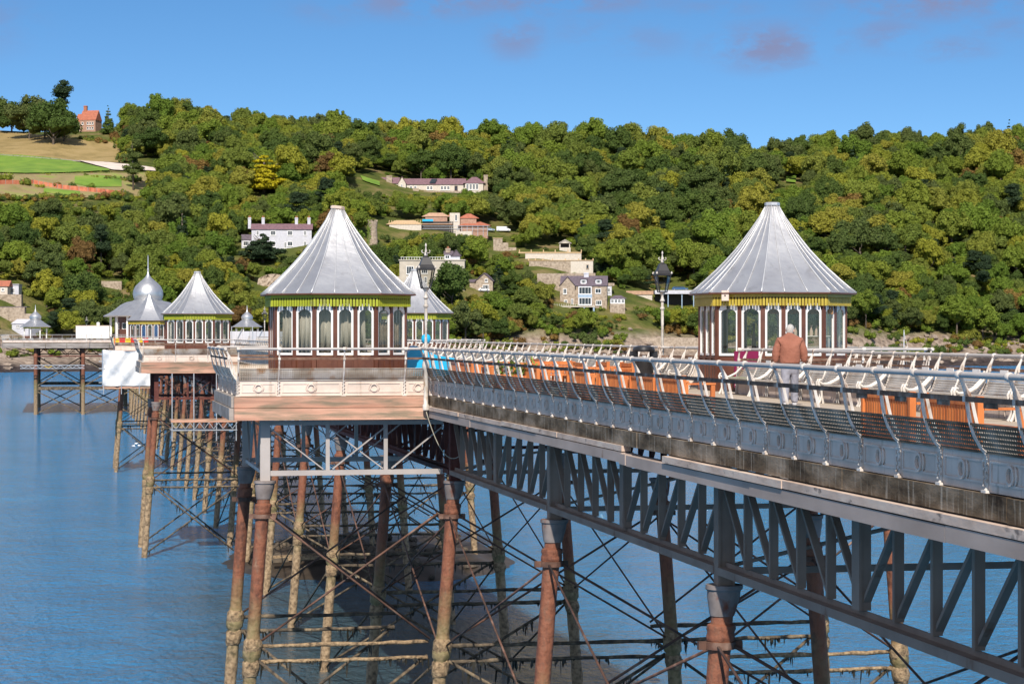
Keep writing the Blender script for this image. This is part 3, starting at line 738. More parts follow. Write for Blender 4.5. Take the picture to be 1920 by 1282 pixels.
def kiosk(label, loc, val, rich, cap_tilt=0, door_face=None):
    t = thing('kiosk', label, 'kiosk', loc, 0, 'octagonal kiosks with tent roofs')
    roof = octa(MB(), [(1.80, 2.562), (1.98, 2.562), (1.98, 2.574), (1.80, 2.574)]).build('roof', MT['brown_paint'], t)
    for k in range(8):
        rz = k*math.pi/4; par = k % 2
        for j in range(3): inst('roof_sheet', roof_sheet_mesh(j, par), roof, (0, 0, 0), (0, 0, rz))
        if rich:
            for u in (-1, -1/3, 1/3): inst('seam', seam_mesh(u, par), roof, (0, 0, 0), (0, 0, rz))
        inst('valance', valance_mesh(MT[val], val, par), t, (0, 0, 0), (0, 0, rz))
    g = cached('gut', lambda: octa(MB(), [(1.99, 2.535), (2.045, 2.545), (2.045, 2.575), (1.99, 2.578)], False).mesh('gutter', MT['brown_paint']))
    inst('gutter', g, roof)
    c = MB().lathe([(.15, 0), (.205, .02), (.205, .085), (.17, .10)], 8).build('roof_cap', MT['roof_seam'] if not cap_tilt else MT['pale_beam'], roof, (0, 0, 4.915)); c.rotation_euler = (0, cap_tilt, 0)
    pst = cached('kp', lambda: MB().box(-.055, .055, -.05, .05, .0, 2.5).mesh('post', MT['brown_paint']))
    octa(MB(), [(AP-.06, 0), (AP-.06, .03)]).build('floor', MT['deck_wood'], t)
    for k in range(8):
        g = k*math.pi/4; dist, hl = face_geo(AP, k); side = 2*hl; nw = 3 if k % 2 == 0 else 2
        rot = (0, 0, g); cr_, sr = math.cos(g), math.sin(g)
        def W(x, y): return (x*cr_ - y*sr, x*sr + y*cr_, 0)
        isdoor = door_face == k
        for i in range(nw):
            x = -side/2 + side*i/nw
            inst('post', pst, t, W(x, -dist), (0, 0, g if i else g - math.pi/8))
        MB().box(-side/2+.06, side/2-.06, -dist-.03, -dist+.03, 2.302, 2.499).build('header', MT['brown_paint'], t, rot=rot)
        if isdoor:
            MB().box(-side/2+.07, side/2-.07, -dist-.02, -dist+.02, .03, .9).build('door', MT['brown_paint'], t, rot=rot)
        wd = round(side/nw - .112, 3)
        wf, wp = window_meshes(wd)
        for i in range(nw):
            x = -side/2 + side*(i+.5)/nw
            o = inst('window', wf, t, W(x, -dist), rot); inst('pane', wp, o)
            if not isdoor:
                def pl():
                    m = MB(); m.box(-wd/2, wd/2, -.015, .02, .03, .90); m.box(-wd/2+.05, -.03, -.03, -.0155, .15, .78); m.box(.03, wd/2-.05, -.03, -.0155, .15, .78); m.box(-wd/2-.02, wd/2+.02, -.05, -.0305, .86, .905); return m.mesh('wall_panel', MT['brown_paint'])
                inst('wall_panel', cached(('kpl', wd), pl), t, W(x, -dist), rot)
    t.scale = (.965, .965, .965)
    octa(MB(), [(AP+.02, 2.50), (AP+.02, 2.54)]).build('ceiling', MT['inner_wood'], t)
    return t
KL1, KR1 = (7.03, 59.3), (17.85, 55.45)
kiosk('octagonal brown kiosk with lime-green valance and silver tent roof, largest on the left', (*KL1, ZD), 'lime_paint', True, R_(6))
kr = kiosk('octagonal brown kiosk with ochre valance and silver tent roof beside the walking man', (*KR1, ZD), 'ochre_paint', True, 0, door_face=7)
kiosk('octagonal kiosk with lime valance, second along the left side of the pier', (7.03, 124.9, ZD), 'lime_paint', True)
kiosk('octagonal kiosk with lime valance, half hidden behind the near lamp post', (18.1, 118.0, ZD), 'lime_paint', True)
k3 = kiosk('small far octagonal kiosk with ochre valance and blue doors', (7.03, 199.5, ZD), 'ochre_paint', False)
k3b = k3
for x in (-.55, .55): MB().box(x-.22, x+.22, -1.72, -1.66, .95, 2.25).build('door', MT['blue_paint'], k3)

# contents of the kiosks (each a thing of its own)
def curtains(label, c, g, w_, z0, z1, mat, cat='curtain'):
    m = MB(); n = 26; vs = []
    for i in range(n+1):
        x = -w_/2 + w_*i/n; y = .045*math.sin(i*1.9) + random.uniform(-.015, .015); vs += [(x, y, z0), (x*.96, y*.5, z1)]
    m.add(vs, [(2*i, 2*i+2, 2*i+3, 2*i+1) for i in range(n)])
    o = m.build('curtain', MT[mat], None, c, True, rot=(0, 0, g)); o.data.update()
    sol = o.modifiers.new('thick', 'SOLIDIFY'); sol.thickness = .006
    return tag(o, label, cat)
curtains('pale grey-green curtain behind the front windows of the large left kiosk', (KL1[0]-.05, KL1[1]-1.38, ZD), 0, 1.25, .95, 2.10, 'curtain')
fd = AP*(1+KAP)/math.sqrt(2) - .2
curtains('grey-green curtain behind the left angled windows of the large left kiosk', (KL1[0]-fd*.7071, KL1[1]-fd*.7071, ZD), R_(-45), 1.1, .95, 2.1, 'curtain')
curtains('brownish cloth behind the right angled windows of the large left kiosk', (KL1[0]+fd*.7071, KL1[1]-fd*.7071, ZD), R_(45), 1.1, .95, 1.75, 'sack')
def counter(label, c, l, d, h, mat, name='counter', cat='counter', g=0):
    t = thing(name, label, cat, c, g)
    MB().box(-l/2, l/2, -d/2, d/2, h-.04, h).build('top', MT['frame_white'], t)
    MB().box(-l/2+.04, l/2-.04, -d/2+.04, d/2-.04, 0, h-.0405).build('body', MT[mat], t)
    return t
counter('low wooden counter behind the front windows of the large left kiosk', (KL1[0], KL1[1]-1.15, ZD+.03), 1.5, .45, .93, 'inner_wood')
counter('low wooden counter behind the front windows of the right kiosk', (KR1[0], KR1[1]-1.12, ZD+.03), 1.5, .45, .93, 'inner_wood')
def bottle(label, c, r, h, mat, name='vase', cat='vase', group=None):
    o = MB().lathe([(r*.8, 0), (r, h*.12), (r*.9, h*.45), (r*.35, h*.72), (r*.55, h*.95), (r*.6, h)], 10).build(name, MT[mat], None, c, True, 50); return tag(o, label, cat, group)
bottle('tall blue bottle-shaped display piece in the right kiosk window', (KR1[0]-.02, KR1[1]-1.25, ZD+.96), .085, .62, 'blue_paint', 'display_bottle', 'bottle')
bottle('dark slim ornament in the window left of the blue bottle in the right kiosk', (KR1[0]-.82, KR1[1]-1.05, ZD+.96), .06, .75, 'lamp_black', 'ornament', 'ornament')
sh = thing('shelf', 'white shelf across the windows of the right kiosk behind the man', 'shelf', (KR1[0]+.55, KR1[1]-1.2, ZD+1.38))
MB().box(-.42, .55, -.15, .15, 0, .025).build('board', MT['frame_white'], sh)
MB().box(-.42, -.39, -.1, .1, -.42, -.0005).build('bracket', MT['frame_white'], sh); MB().box(.52, .55, -.1, .1, -.42, -.0005).build('bracket', MT['frame_white'], sh)
for i in range(6): bottle('pale glass vase on the shelf in the right kiosk, %s from the left' % ordw(i), (KR1[0]+.22+i*.14, KR1[1]-1.22, ZD+1.407), .05, .26, 'white_panel', 'glass_vase', 'vase', 'vases on the kiosk shelf')
b = MB().box(-.85, .85, -.02, .02, 1.95, 2.15).build('pelmet_board', MT['inner_wood'], None, (KR1[0]+.3, KR1[1]-1.42, ZD)); tag(b, 'light wood board across the tops of the right kiosk windows inside', 'board')
b = MB().box(-.32, .32, -.02, .02, .12, 1.02).build('notice_board', MT['maroon'], None, (KR1[0]-1.30, KR1[1]-1.95, ZD), rot=(0, 0, R_(4)))
tag(b, 'maroon board leaning on the plinth of the right kiosk', 'board')
sg = thing('notice', 'small pale square notice fixed on the right kiosk valance corner', 'sign', (KR1[0]-1.62, KR1[1]-1.22, ZD+2.28), R_(-45))
MB().box(-.1, .1, -.02, .0, 0, .26).build('plate', MT['white_panel'], sg); MB().box(-.02, .02, -.024, -.0205, .11, .15).build('mark', MT['dark_inner'], sg)

# ---- lamps
def lamp(label, loc, z0, white=True):
    t = thing('lamp_post', label, 'lamp post', (loc[0], loc[1], z0), 0, 'lamp posts')
    H_ = 2.72 - z0
    m = MB(); n = 40; vs = []
    m.lathe([(.085, 0), (.085, .12), (.06, .16), (.06, 1.0), (.085, 1.04), (.10, 1.12), (.085, 1.2), (.06, 1.26)] if H_ > 2.6 else [(.085, 0), (.085, .12), (.06, .16), (.055, .5)], 10)
    zb = 1.26 if H_ > 2.6 else .5
    k = 46
    for i in range(k+1):      # twisted shaft
        z = zb + (H_-.28-zb)*i/k
        for q in range(8):
            g = q*math.pi/4 + i*.62; r = (.046 - .012*i/k)*(1 + .22*math.cos(2*g - i*.62*2 + i*1.1)); vs.append((r*math.cos(g), r*math.sin(g), z))
    m.add(vs, [(i*8+q, i*8+(q+1) % 8, (i+1)*8+(q+1) % 8, (i+1)*8+q) for i in range(k) for q in range(8)])
    m.lathe([(.035, H_-.5), (.065, H_-.46), (.065, H_-.43), (.035, H_-.40)], 10)
    m.lathe([(.03, H_-.28), (.07, H_-.24), (.045, H_-.18), (.03, H_-.10), (.07, H_-.03), (.10, H_)], 10)
    m.build('pole', MT['white_paint'], t, smooth=True, ang=50)
    lt = thing('lantern', None, None, (0, 0, H_)); lt.parent = t
    bpy.data.objects.remove(lt)
    fr = MB(); b0, b1, hz = .105, .195, .48
    cs = [(-1, -1), (1, -1), (1, 1), (-1, 1)]
    for sx, sy in cs: fr.bar((sx*b0, sy*b0, 0), (sx*b1, sy*b1, hz), .022, .022)
    for i in range(4):
        a, b = cs[i], cs[(i+1) % 4]
        fr.bar((a[0]*b0, a[1]*b0, .005), (b[0]*b0, b[1]*b0, .005), .026, .026); fr.bar((a[0]*b1, a[1]*b1, hz), (b[0]*b1, b[1]*b1, hz), .03, .03)
    L = fr.build('lantern', MT['lamp_black'], t, (0, 0, H_))
    for i in range(4):
        a, b = cs[i], cs[(i+1) % 4]; q = .985
        MB().add([(a[0]*b0*q, a[1]*b0*q, .02), (b[0]*b0*q, b[1]*b0*q, .02), (b[0]*b1*q, b[1]*b1*q, hz-.02), (a[0]*b1*q, a[1]*b1*q, hz-.02)], [(0, 1, 2, 3)]).build('pane', MT['glass'], L)
    MB().lathe([(.30, .48), (.30, .52), (.225, .60), (.17, .70), (.13, .78), (.05, .82)], 4).build('roof', MT['lamp_black'], L)
    f = MB(); f.lathe([(.04, .82), (.05, .86), (.025, .90), (.03, .95), (.012, 1.06), (.03, 1.09), (.004, 1.15)], 8)
    for g in range(4):
        a = g*math.pi/2
        f.tube([(.03*math.cos(a), .03*math.sin(a), .90), (.09*math.cos(a), .09*math.sin(a), .90), (.11*math.cos(a), .11*math.sin(a), .95), (.08*math.cos(a), .08*math.sin(a), .97)], .012, 5)
    f.build('finial', MT['white_paint'], L, smooth=True)
    for sx, sy in cs: MB().lathe([(.012, 0), (.03, .02), (.02, .05), (.004, .08)], 6, (sx*.21, sy*.21, .50)).build('corner_knob', MT['white_paint'], L)
    return t
lp = lamp('twisted white lamp post with black lantern at the corner of the left kiosk platform', (A_N-.20, 56.15), -.36)
MB().bar((0, 0, .06), (.42, 0, .10), .05, .05).build('bracket', MT['white_paint'], lp)
lamp('twisted white lamp post with black lantern left of the right kiosk', (16.25, 60.4), ZD)
lamp('small distant lamp post on the far railing beyond the large left kiosk', (17.2, 200.0), ZD)
lamp('small far lamp post at the near corner of the pier head', (2.7, 332.0), ZD)

# ---- litter bin
def px_on_deck(px, a):     # world p of a point at lateral a seen at column px
    s = (px - 127)*CS/a; return (F_PX/s - a*SN)/CS
pb = px_on_deck(1207, 14.9)
t = thing('litter_bin', 'black litter bin with hooded opening on the walkway', 'litter bin', (14.9, pb, ZD))
MB().lathe([(.22, 0), (.24, .03), (.27, .72), (.28, .75)], 16).build('body', MT['black_plastic'], t, smooth=True, ang=40)
h = MB()
h.lathe([(.29, .98), (.30, 1.03), (.26, 1.10), (.14, 1.14)], 16)
for g in (25, 65, 115, 155, 205, 245, 295, 335): 
    a, b = R_(g-14), R_(g+14); r0 = .285
    if g in (65, 115, 245, 295): continue
    h.bar((r0*math.cos(R_(g)), r0*math.sin(R_(g)), .74), (r0*math.cos(R_(g)), r0*math.sin(R_(g)), .99), .02, .17, (math.cos(R_(g)), math.sin(R_(g)), 0))
h.lathe([(.295, .74), (.305, .76), (.295, .79), (.285, .79)], 16)
h.build('hood', MT['black_plastic'], t, smooth=True, ang=40)
MB().lathe([(.296, .795), (.298, .80), (.298, .815), (.296, .82)], 16, cap=False).build('gold_band', MT['ochre_paint'], t)

# ---- orange wooden seats and tables
def wood_bench(label, loc, rz, L=1.6, planter=False):
    """local: back along x at y=0 looking to -y from behind, seat towards +y"""
    t = thing('wooden_bench', label, 'bench', loc, rz, 'orange wooden benches')
    M_ = MT['orange_wood']; h = .74
    def slat(): return MB().box(-.03, .03, -.012, .012, .16, h-.09).mesh('slat', M_)
    me = cached('wslat', slat); n = int((L-.2)/.085)
    for i in range(n): inst('slat', me, t, (-L/2+.14 + i*(L-.28)/(n-1), 0, 0))
    MB().box(-L/2+.07, L/2-.07, -.025, .025, h-.0895, h).build('top_rail', M_, t); MB().box(-L/2+.07, L/2-.07, -.025, .025, .08, .1595).build('lower_rail', M_, t)
    for s in (-1, 1):
        x = s*(L/2-.035)
        MB().box(x-.035, x+.035, -.04, .04, 0, h+.02).build('leg', M_, t); MB().box(x-.035, x+.035, .48, .55, 0, .60).build('leg', M_, t)
        MB().box(x-.045, x+.045, .045, .56, .6005, .63).build('arm', M_, t)
    for i in range(5): MB().box(-L/2+.08, L/2-.08, .05+i*.098, .135+i*.098, .38, .405).build('seat_slat', M_, t)
    return t
def wood_table(label, loc, rz):
    t = thing('wooden_table', label, 'table', loc, rz, 'orange wooden tables'); M_ = MT['orange_wood']
    for i in range(5): MB().box(-.6, .6, -.36+i*.147, -.225+i*.147, .66, .69).build('top_slat', M_, t)
    for sx in (-1, 1):
        for sy in (-1, 1): MB().box(sx*.5-.03, sx*.5+.03, sy*.26-.03, sy*.26+.03, 0, .6595).build('leg', M_, t)
    return t
bp = [25.0, 27.1, 37.6, 39.5, 42.0, 44.8, 49.6]
nm = ['nearest the right picture edge', 'second from the right edge of the picture', 'third from the right edge', 'fourth from the right edge', 'fifth from the right edge', 'sixth from the right edge', 'last of the row toward the left kiosk']
for p, s in zip(bp, nm): wood_bench('orange slatted bench backing onto the near railing, ' + s, (A_N+1.15, p, ZD), R_(-90), 1.75)
for i, (a, px) in enumerate(((13.2, 1130), (13.4, 1176), (12.4, 1085), (12.2, 1030), (12.9, 1005))):
    wood_bench('orange wooden bench standing mid-deck left of the litter bin, %s from the bin' % ordw((1, 0, 2, 3, 4)[i]), (a, px_on_deck(px, a), ZD), R_((-90, 90, -90, 180, 90)[i]), 1.2)
for i, (a, px) in enumerate(((11.7, 1100), (11.5, 1040), (11.4, 930))): wood_table('orange slatted table among the benches, %s from the litter bin' % ordw(i), (a, px_on_deck(px, a), ZD), R_(90))
def planter(label, loc):
    t = thing('planter', label, 'planter', loc); M_ = MT['orange_wood']
    for i in range(6):
        for y in (-.2, .2): MB().box(-.3+i*.1+.004, -.2+i*.1-.004, y-.015, y+.015, 0, .5).build('board', M_, t)
    for x in (-.315, .315): MB().box(x-.015, x+.015, -.2, .2, 0, .5).build('end_board', M_, t)
    m = MB()
    for i in range(130):
        c = Vector((random.uniform(-.28, .28), random.uniform(-.18, .18), .5 + abs(random.gauss(.12, .12)))); a = Vector((random.gauss(0, 1), random.gauss(0, 1), random.gauss(.3, .7))).normalized(); b = a.cross(Vector((0, 0, 1))).normalized()*.03
        m.add([c, c+a*.05+b, c+a*.13, c+a*.05-b], [(0, 1, 2, 3)])
    m.build('leaves', MT['plant_leaf'], t)['kind'] = 'stuff'
planter('orange plank planter with yellow-green plant, left of the two by the near railing', (A_N+1.1, px_on_deck(955, A_N+1.1), ZD))
planter('orange plank planter with yellow-green plant, right of the two by the near railing', (A_N+1.1, px_on_deck(980, A_N+1.1), ZD))
for i, px in enumerate((850, 872)):
    wood_bench('long orange bench by the near railing close to the blue cart, %s from it' % ordw(i), (A_N+1.1, px_on_deck(px, A_N+1.1), ZD), R_(-90), 2.3)

# ---- blue cart beside the left kiosk
t = thing('blue_cart', 'bright blue covered cart beside the large left kiosk', 'cart', (A_N+.55, 60.6, ZD))
m = MB(); m.prism([(-.65, .30), (.65, .30), (.72, .78), (.2, .86), (-.4, 1.12), (-.68, .85)], -.4, .4); m.build('cover', MT['blue_plastic'], t)
for sx in (-.5, .5):
    w_ = MB().lathe([(.05, -.03), (.16, -.03), (.16, .03), (.05, .03)], 14).build('wheel', MT['black_plastic'], t, (sx, -.38, .165), rot=(R_(90), 0, 0))
MB().bar((.68, 0, .6), (1.1, 0, .85), .04, .04).build('handle', MT['scaffold'], t)
o = MB().lathe([(.02, 0), (.11, .04), (.14, .14), (.11, .25), (.02, .3)], 14).build('balloon', MT['blue_plastic'], None, (A_N+.78, 62.3, ZD+1.15), True); tag(o, 'round blue balloon beside the near lamp post', 'balloon')

# ---- people
from mathutils import noise as mnoise
def skin_mesh(name, verts, edges, radii, root, mats, sub=2, wrinkle=0.0, wf=(9, 9, 9)):
    me = bpy.data.meshes.new(name); me.from_pydata(verts, edges, []); o = bpy.data.objects.new(name, me); COL.objects.link(o)
    md = o.modifiers.new('skin', 'SKIN'); sv = me.skin_vertices[0].data
    for i, r in enumerate(radii):
        sv[i].radius = (r, r) if not hasattr(r, '__len__') else r
        sv[i].use_root = (i == root)
    s = o.modifiers.new('sub', 'SUBSURF'); s.levels = sub; s.render_levels = sub
    dg = bpy.context.evaluated_depsgraph_get(); ev = o.evaluated_get(dg)
    nm_ = bpy.data.meshes.new_from_object(ev); bpy.data.objects.remove(o)
    nm_.name = name; nm_.materials.clear()
    for x in mats: nm_.materials.append(x)
    if wrinkle:
        ns = [v.normal.copy() for v in nm_.vertices]
        for v, n_ in zip(nm_.vertices, ns):
            q = Vector((v.co.x*wf[0], v.co.y*wf[1], v.co.z*wf[2])); k_ = abs(mnoise.noise(q)) + .5*mnoise.noise(q*2.3)
            v.co = v.co + n_*wrinkle*k_
    nm_.polygons.foreach_set('use_smooth', [True]*len(nm_.polygons)); return nm_
MT['skin'] = pm('skin', [(.3, (.50, .27, .19)), (.7, (.58, .33, .24))], 8, rough=.55)
MT['jacket'] = pm('jacket', [(.3, (.21, .078, .05)), (.5, (.265, .10, .064)), (.7, (.31, .122, .08))], 5, rough=.9, bmp=.6, bscale=9, bdist=.03)
MT['collar'] = pm('collar', [(.3, (.05, .025, .02)), (.7, (.07, .035, .03))], 9, rough=.9)
MT['trousers'] = pm('trousers', [(.3, (.22, .22, .26)), (.7, (.30, .30, .35))], 4, rough=.8, bmp=.5, bscale=8, stretch=(1, 1, .4), bdist=.03)
MT['hair_grey'] = pm('hair_grey', [(.3, (.30, .28, .26)), (.7, (.55, .53, .50))], 60, rough=.7, bmp=.6, bscale=80)
MT['shoe'] = pm('shoe', [(.3, (.42, .42, .45)), (.7, (.55, .55, .58))], 9, rough=.6)
def man(loc, rz):
    t = thing('person', 'person in rust-brown jacket and grey trousers walking away beside the right kiosk', 'person', loc, rz)
    # local: faces +Y, height 1.64
    V = [(0, 0, .90), (0, .0, 1.08), (0, -.02, 1.25), (0, -.01, 1.36), (0, .02, 1.44), (0, .05, 1.50), (0, .06, 1.57)]
    E = [(0, 1), (1, 2), (2, 3), (3, 4), (4, 5), (5, 6)]; Rr = [(.15, .11), (.15, .115), (.16, .11), (.13, .09), (.055, .055), (.075, .085), (.07, .08)]
    def add(p, r, frm): V.append(p); Rr.append(r); E.append((frm, len(V)-1)); return len(V)-1
    for s in (-1, 1):
        a = add((s*.18, -.01, 1.33), .058, 3); a = add((s*.255, -.02, 1.12), .045, a); a = add((s*.268, .02, .90), .034, a)
        a = add((s*.085, .0 + s*.03, .80), .082, 0); a = add((s*.09, s*.05+.02, .46), .056, a); a = add((s*.095, s*.10-.02, .08), .040, a); add((s*.105, s*.10+.12, .045), (.042, .03), a)
    body = inst('body', skin_mesh('body', V, E, Rr, 0, [MT['skin']]), t)
    # head with face
    hd = MB(); rings = []
    prof = [(-.115, .035, .045, .02), (-.10, .05, .06, .015), (-.07, .062, .078, .008), (-.03, .07, .088, 0), (.02, .074, .094, 0), (.06, .07, .09, 0), (.095, .052, .068, -.004), (.115, .02, .03, -.006)]
    n = 14; vs = []
    for z, rx, ry, oy in prof:
        for k in range(n):
            g = 2*math.pi*k/n; vs.append((rx*math.cos(g), oy + ry*math.sin(g), z))
    fs = [(i*n+k, i*n+(k+1) % n, (i+1)*n+(k+1) % n, (i+1)*n+k) for i in range(len(prof)-1) for k in range(n)] + [tuple(range(n-1, -1, -1)), tuple((len(prof)-1)*n+k for k in range(n))]
    hd.add(vs, fs)
    hd.add([(-.014, .085, -.035), (.014, .085, -.035), (0, .118, -.03), (0, .088, .02)], [(0, 1, 2), (1, 3, 2), (3, 0, 2)])
    for s in (-1, 1): hd.lathe([(.006, -.03), (.016, -.015), (.02, .012), (.012, .03)], 7, (s*.076, -.005, -.005))
    HL = (.012, .06, 1.53); HR = (0, R_(4), R_(-22))
    head = hd.build('head', MT['skin'], t, HL, True, rot=HR)
    for s in (-1, 1): MB().lathe([(.004, -.008), (.009, 0), (.004, .008)], 8, (s*.03, .086, .012)).build('eye', MT['lamp_black'], head, smooth=True)
    MB().box(-.022, .022, .086, .090, -.065, -.058).build('mouth', MT['collar'], head)
    m = MB(); m.bar((-.065, .088, .012), (.065, .088, .012), .012, .028); m.bar((.072, .088, .016), (.078, .02, .012), .006, .008); m.bar((-.072, .088, .016), (-.078, .02, .012), .006, .008); m.build('glasses', MT['lamp_black'], head)
    cap = MB(); vs = []; nn = 20; rh = random.Random(4)
    pr2 = [(-.088, .052, .060), (-.07, .066, .075), (-.03, .077, .093), (.01, .081, .10), (.05, .081, .10), (.085, .066, .083), (.112, .042, .055), (.126, .012, .02)]
    for z, rx, ry in pr2:
        for k in range(nn):
            g = 2*math.pi*k/nn; q = 1 + rh.uniform(-.035, .035); front = math.sin(g) > .05
            zz = max(z, .058) if math.sin(g) > .45 else (max(z, .0) if front else z)
            if front and z < .05: rx2, ry2 = .079, .092
            else: rx2, ry2 = rx, ry
            vs.append((rx2*math.cos(g)*q, -.008 + ry2*math.sin(g)*q, zz))
    cap.add(vs, [(i*nn+k, i*nn+(k+1) % nn, (i+1)*nn+(k+1) % nn, (i+1)*nn+k) for i in range(len(pr2)-1) for k in range(nn)] + [tuple((len(pr2)-1)*nn+k for k in range(nn))])
    cap.build('hair', MT['hair_grey'], head, smooth=True)
    # jacket: loose, wide at the shoulders, gathered at the hem
    V = [(0, 0, .83), (0, -.0, .88), (0, -.015, 1.06), (0, -.035, 1.22), (0, -.025, 1.34), (0, .005, 1.43), (0, .02, 1.465)]; E = [(i, i+1) for i in range(6)]
    Rr = [(.19, .14), (.225, .16), (.24, .175), (.225, .165), (.175, .135), (.095, .095), (.08, .08)]
    for s in (-1, 1):
        i0 = 4; V.append((s*.205, -.015, 1.305)); Rr.append((.098, .098)); E.append((i0, len(V)-1)); a = len(V)-1
        for p, r in (((s*.275, -.02, 1.14), .09), ((s*.292, .0, .98), .08), ((s*.28, .02, .875), .055)):
            V.append(p); Rr.append((r, r)); E.append((a, len(V)-1)); a = len(V)-1
    inst('jacket', skin_mesh('jacket', V, E, Rr, 0, [MT['jacket']], 3, .010, (6, 6, 14)), t)
    MB().lathe([(.088, 1.395), (.095, 1.42), (.082, 1.465), (.07, 1.465)], 14, (0, .012, 0), cap=False).build('collar', MT['collar'], t, smooth=True)
    MB().lathe([(.19, .82), (.20, .835), (.20, .875), (.19, .89)], 18, cap=False).build('hem_band', MT['collar'], t, smooth=True).scale = (1, .74, 1)
    V = [(0, 0, .88), (0, 0, .80)]; E = [(0, 1)]; Rr = [(.165, .13), (.16, .13)]
    for s in (-1, 1):
        a = 1
        for p, r in (((s*.09, s*.03, .70), .105), ((s*.095, s*.05+.02, .45), .085), ((s*.10, s*.09, .22), .075), ((s*.10, s*.10-.015, .06), .07)):
            V.append(p); Rr.append((r, r)); E.append((a, len(V)-1)); a = len(V)-1
    inst('trousers', skin_mesh('trousers', V, E, Rr, 0, [MT['trousers']], 3, .012, (12, 12, 8)), t)
    for s in (-1, 1):
        V = [(0, -.06, .045), (0, .04, .05), (0, .15, .035)]
        inst('shoe', skin_mesh('shoe', V, [(0, 1), (1, 2)], [(.05, .045), (.055, .05), (.045, .032)], 0, [MT['shoe']]), t, (s*.10, s*.10-.0, .0))
        hx = s*.272
        V = [(hx, .03, .87), (hx, .035, .81)]; E = [(0, 1)]; Rr = [(.024, .032), (.018, .038)]
        for k in range(4):
            y = .075 - k*.024; l = (.062, .07, .066, .052)[k]
            V += [(hx, y, .775), (hx - s*.008, y+.002, .775-l*.55), (hx - s*.022, y, .775-l)]; b = len(V)-3; E += [(1, b), (b, b+1), (b+1, b+2)]; Rr += [(.0095, .0095), (.0088, .0088), (.0075, .0075)]
        V += [(hx - s*.012, .085, .82), (hx - s*.022, .10, .785)]; b = len(V)-2; E += [(0, b), (b, b+1)]; Rr += [(.012, .012), (.009, .009)]
        inst('hand', skin_mesh('hand', V, E, Rr, 0, [MT['skin']], 1), t)
    return t
a_m = 14.3; man((a_m, px_on_deck(1481, a_m), ZD), R_(-14)).scale = (1.0, 1.0, 1.0)
def sitter(loc, rz):
    t = thing('person', 'person in dark top sitting behind the bright blue cart', 'person', loc, rz)
    V = [(0, 0, .45), (0, .02, .72), (0, .0, .95), (0, .0, 1.04), (0, .02, 1.12), (0, .03, 1.19)]; E = [(i, i+1) for i in range(5)]; Rr = [(.16, .13), (.14, .11), (.15, .10), (.05, .05), (.075, .085), (.06, .07)]
    for s in (-1, 1):
        a = 2
        for p, r in (((s*.2, .02, .92), .06), ((s*.28, .12, .72), .045), ((s*.22, .34, .68), .036), ((s*.2, .42, .68), .03)):
            V.append(p); Rr.append((r, r)); E.append((a, len(V)-1)); a = len(V)-1
        a = 0
        for p, r in (((s*.1, .2, .46), .08), ((s*.11, .44, .46), .062), ((s*.11, .46, .08), .045), ((s*.11, .56, .05), .04)):
            V.append(p); Rr.append((r, r)); E.append((a, len(V)-1)); a = len(V)-1
    inst('body', skin_mesh('body', V, E, Rr, 0, [MT['skin']]), t)
    inst('top', skin_mesh('top', [(0, 0, .42), (0, .02, .72), (0, 0, .95), (-.2, .02, .93), (.2, .02, .93)], [(0, 1), (1, 2), (2, 3), (2, 4)], [(.18, .15), (.165, .135), (.165, .115), (.075, .075), (.075, .075)], 0, [MT['blue_paint']]), t)
    MB().lathe([(.08, -.02), (.085, .03), (.06, .08), (.02, .1)], 12, (0, .02, 1.15)).build('hair', MT['collar'], t, smooth=True)
sitter((A_N+.1, 62.0, ZD), R_(-100))
st = thing('stool', 'small dark stool under the person behind the blue cart', 'stool', (A_N+.1, 62.0, ZD)); MB().box(-.17, .17, -.17, .17, .28, .315).build('seat', MT['lamp_black'], st)
for sx in (-.14, .14):
    for sy in (-.14, .14): MB().box(sx-.015, sx+.015, sy-.015, sy+.015, 0, .2795).build('leg', MT['lamp_black'], st)

# ---- hanging rope
m = MB(); pts = []
for i in range(25):
    u = i/24; pts.append((A_N-.2 + 1.0*u, 56.1 - .6*u, -.40 - 3.0*u*(1-u)*1.0 - .75*u))
o = m.tube(pts, .012, 5).build('rope', MT['rope'], None, smooth=True); tag(o, 'pale slack rope hanging under the near lamp post', 'rope')

# ---- pier head
hd = thing('pier_end_deck', 'wide T-shaped pier head deck at the far end of the pier', 'pier head', (12.4, PEND, 0))
HX0, HX1, HY0, HY1 = -9.3, 33.5, PEND, PEND+44
wpart(MB().box(HX0, HX1, HY0, HY1, -.1, ZD), 'deck_boards', MT['deck_wood'], hd)
for i in range(14):
    x = HX0 + (HX1-HX0)*i/14; wpart(MB().box(x+.03, x+(HX1-HX0)/14-.03, HY0-.15+random.uniform(-.03, .03), HY0-.005, -.75, -.02), 'fascia_plank', MT['old_planks'], hd)
for i in range(10): wpart(MB().box(HX0-.15, HX0-.005, HY0+i*4.4+.03, HY0+i*4.4+4.37, -.75, -.02), 'fascia_plank', MT['old_planks'], hd)
rail_run('far-off railing across the left front of the pier head', (A_N, HY0), A_N-HX0, R_(90), 1.4, False)
rail_run('far-off railing across the right front of the pier head', (HX1, HY0), HX1-A_F, R_(90), 1.4, False)
rail_run('far-off railing along the left side of the pier head', (HX0, HY0), 44, 0, 1.4, False)
rail_run('far-off railing along the right side of the pier head', (HX1, HY1), 44, math.pi, 1.4, False)
t0 = thing('pier_head_trestle', 'tall rust-red column row under the front of the pier head', 'trestle', (12.4, HY0+1, 0))
t1 = thing('pier_head_trestle', 'tall rust-red column row under the back of the pier head', 'trestle', (12.4, HY0+34, 0))
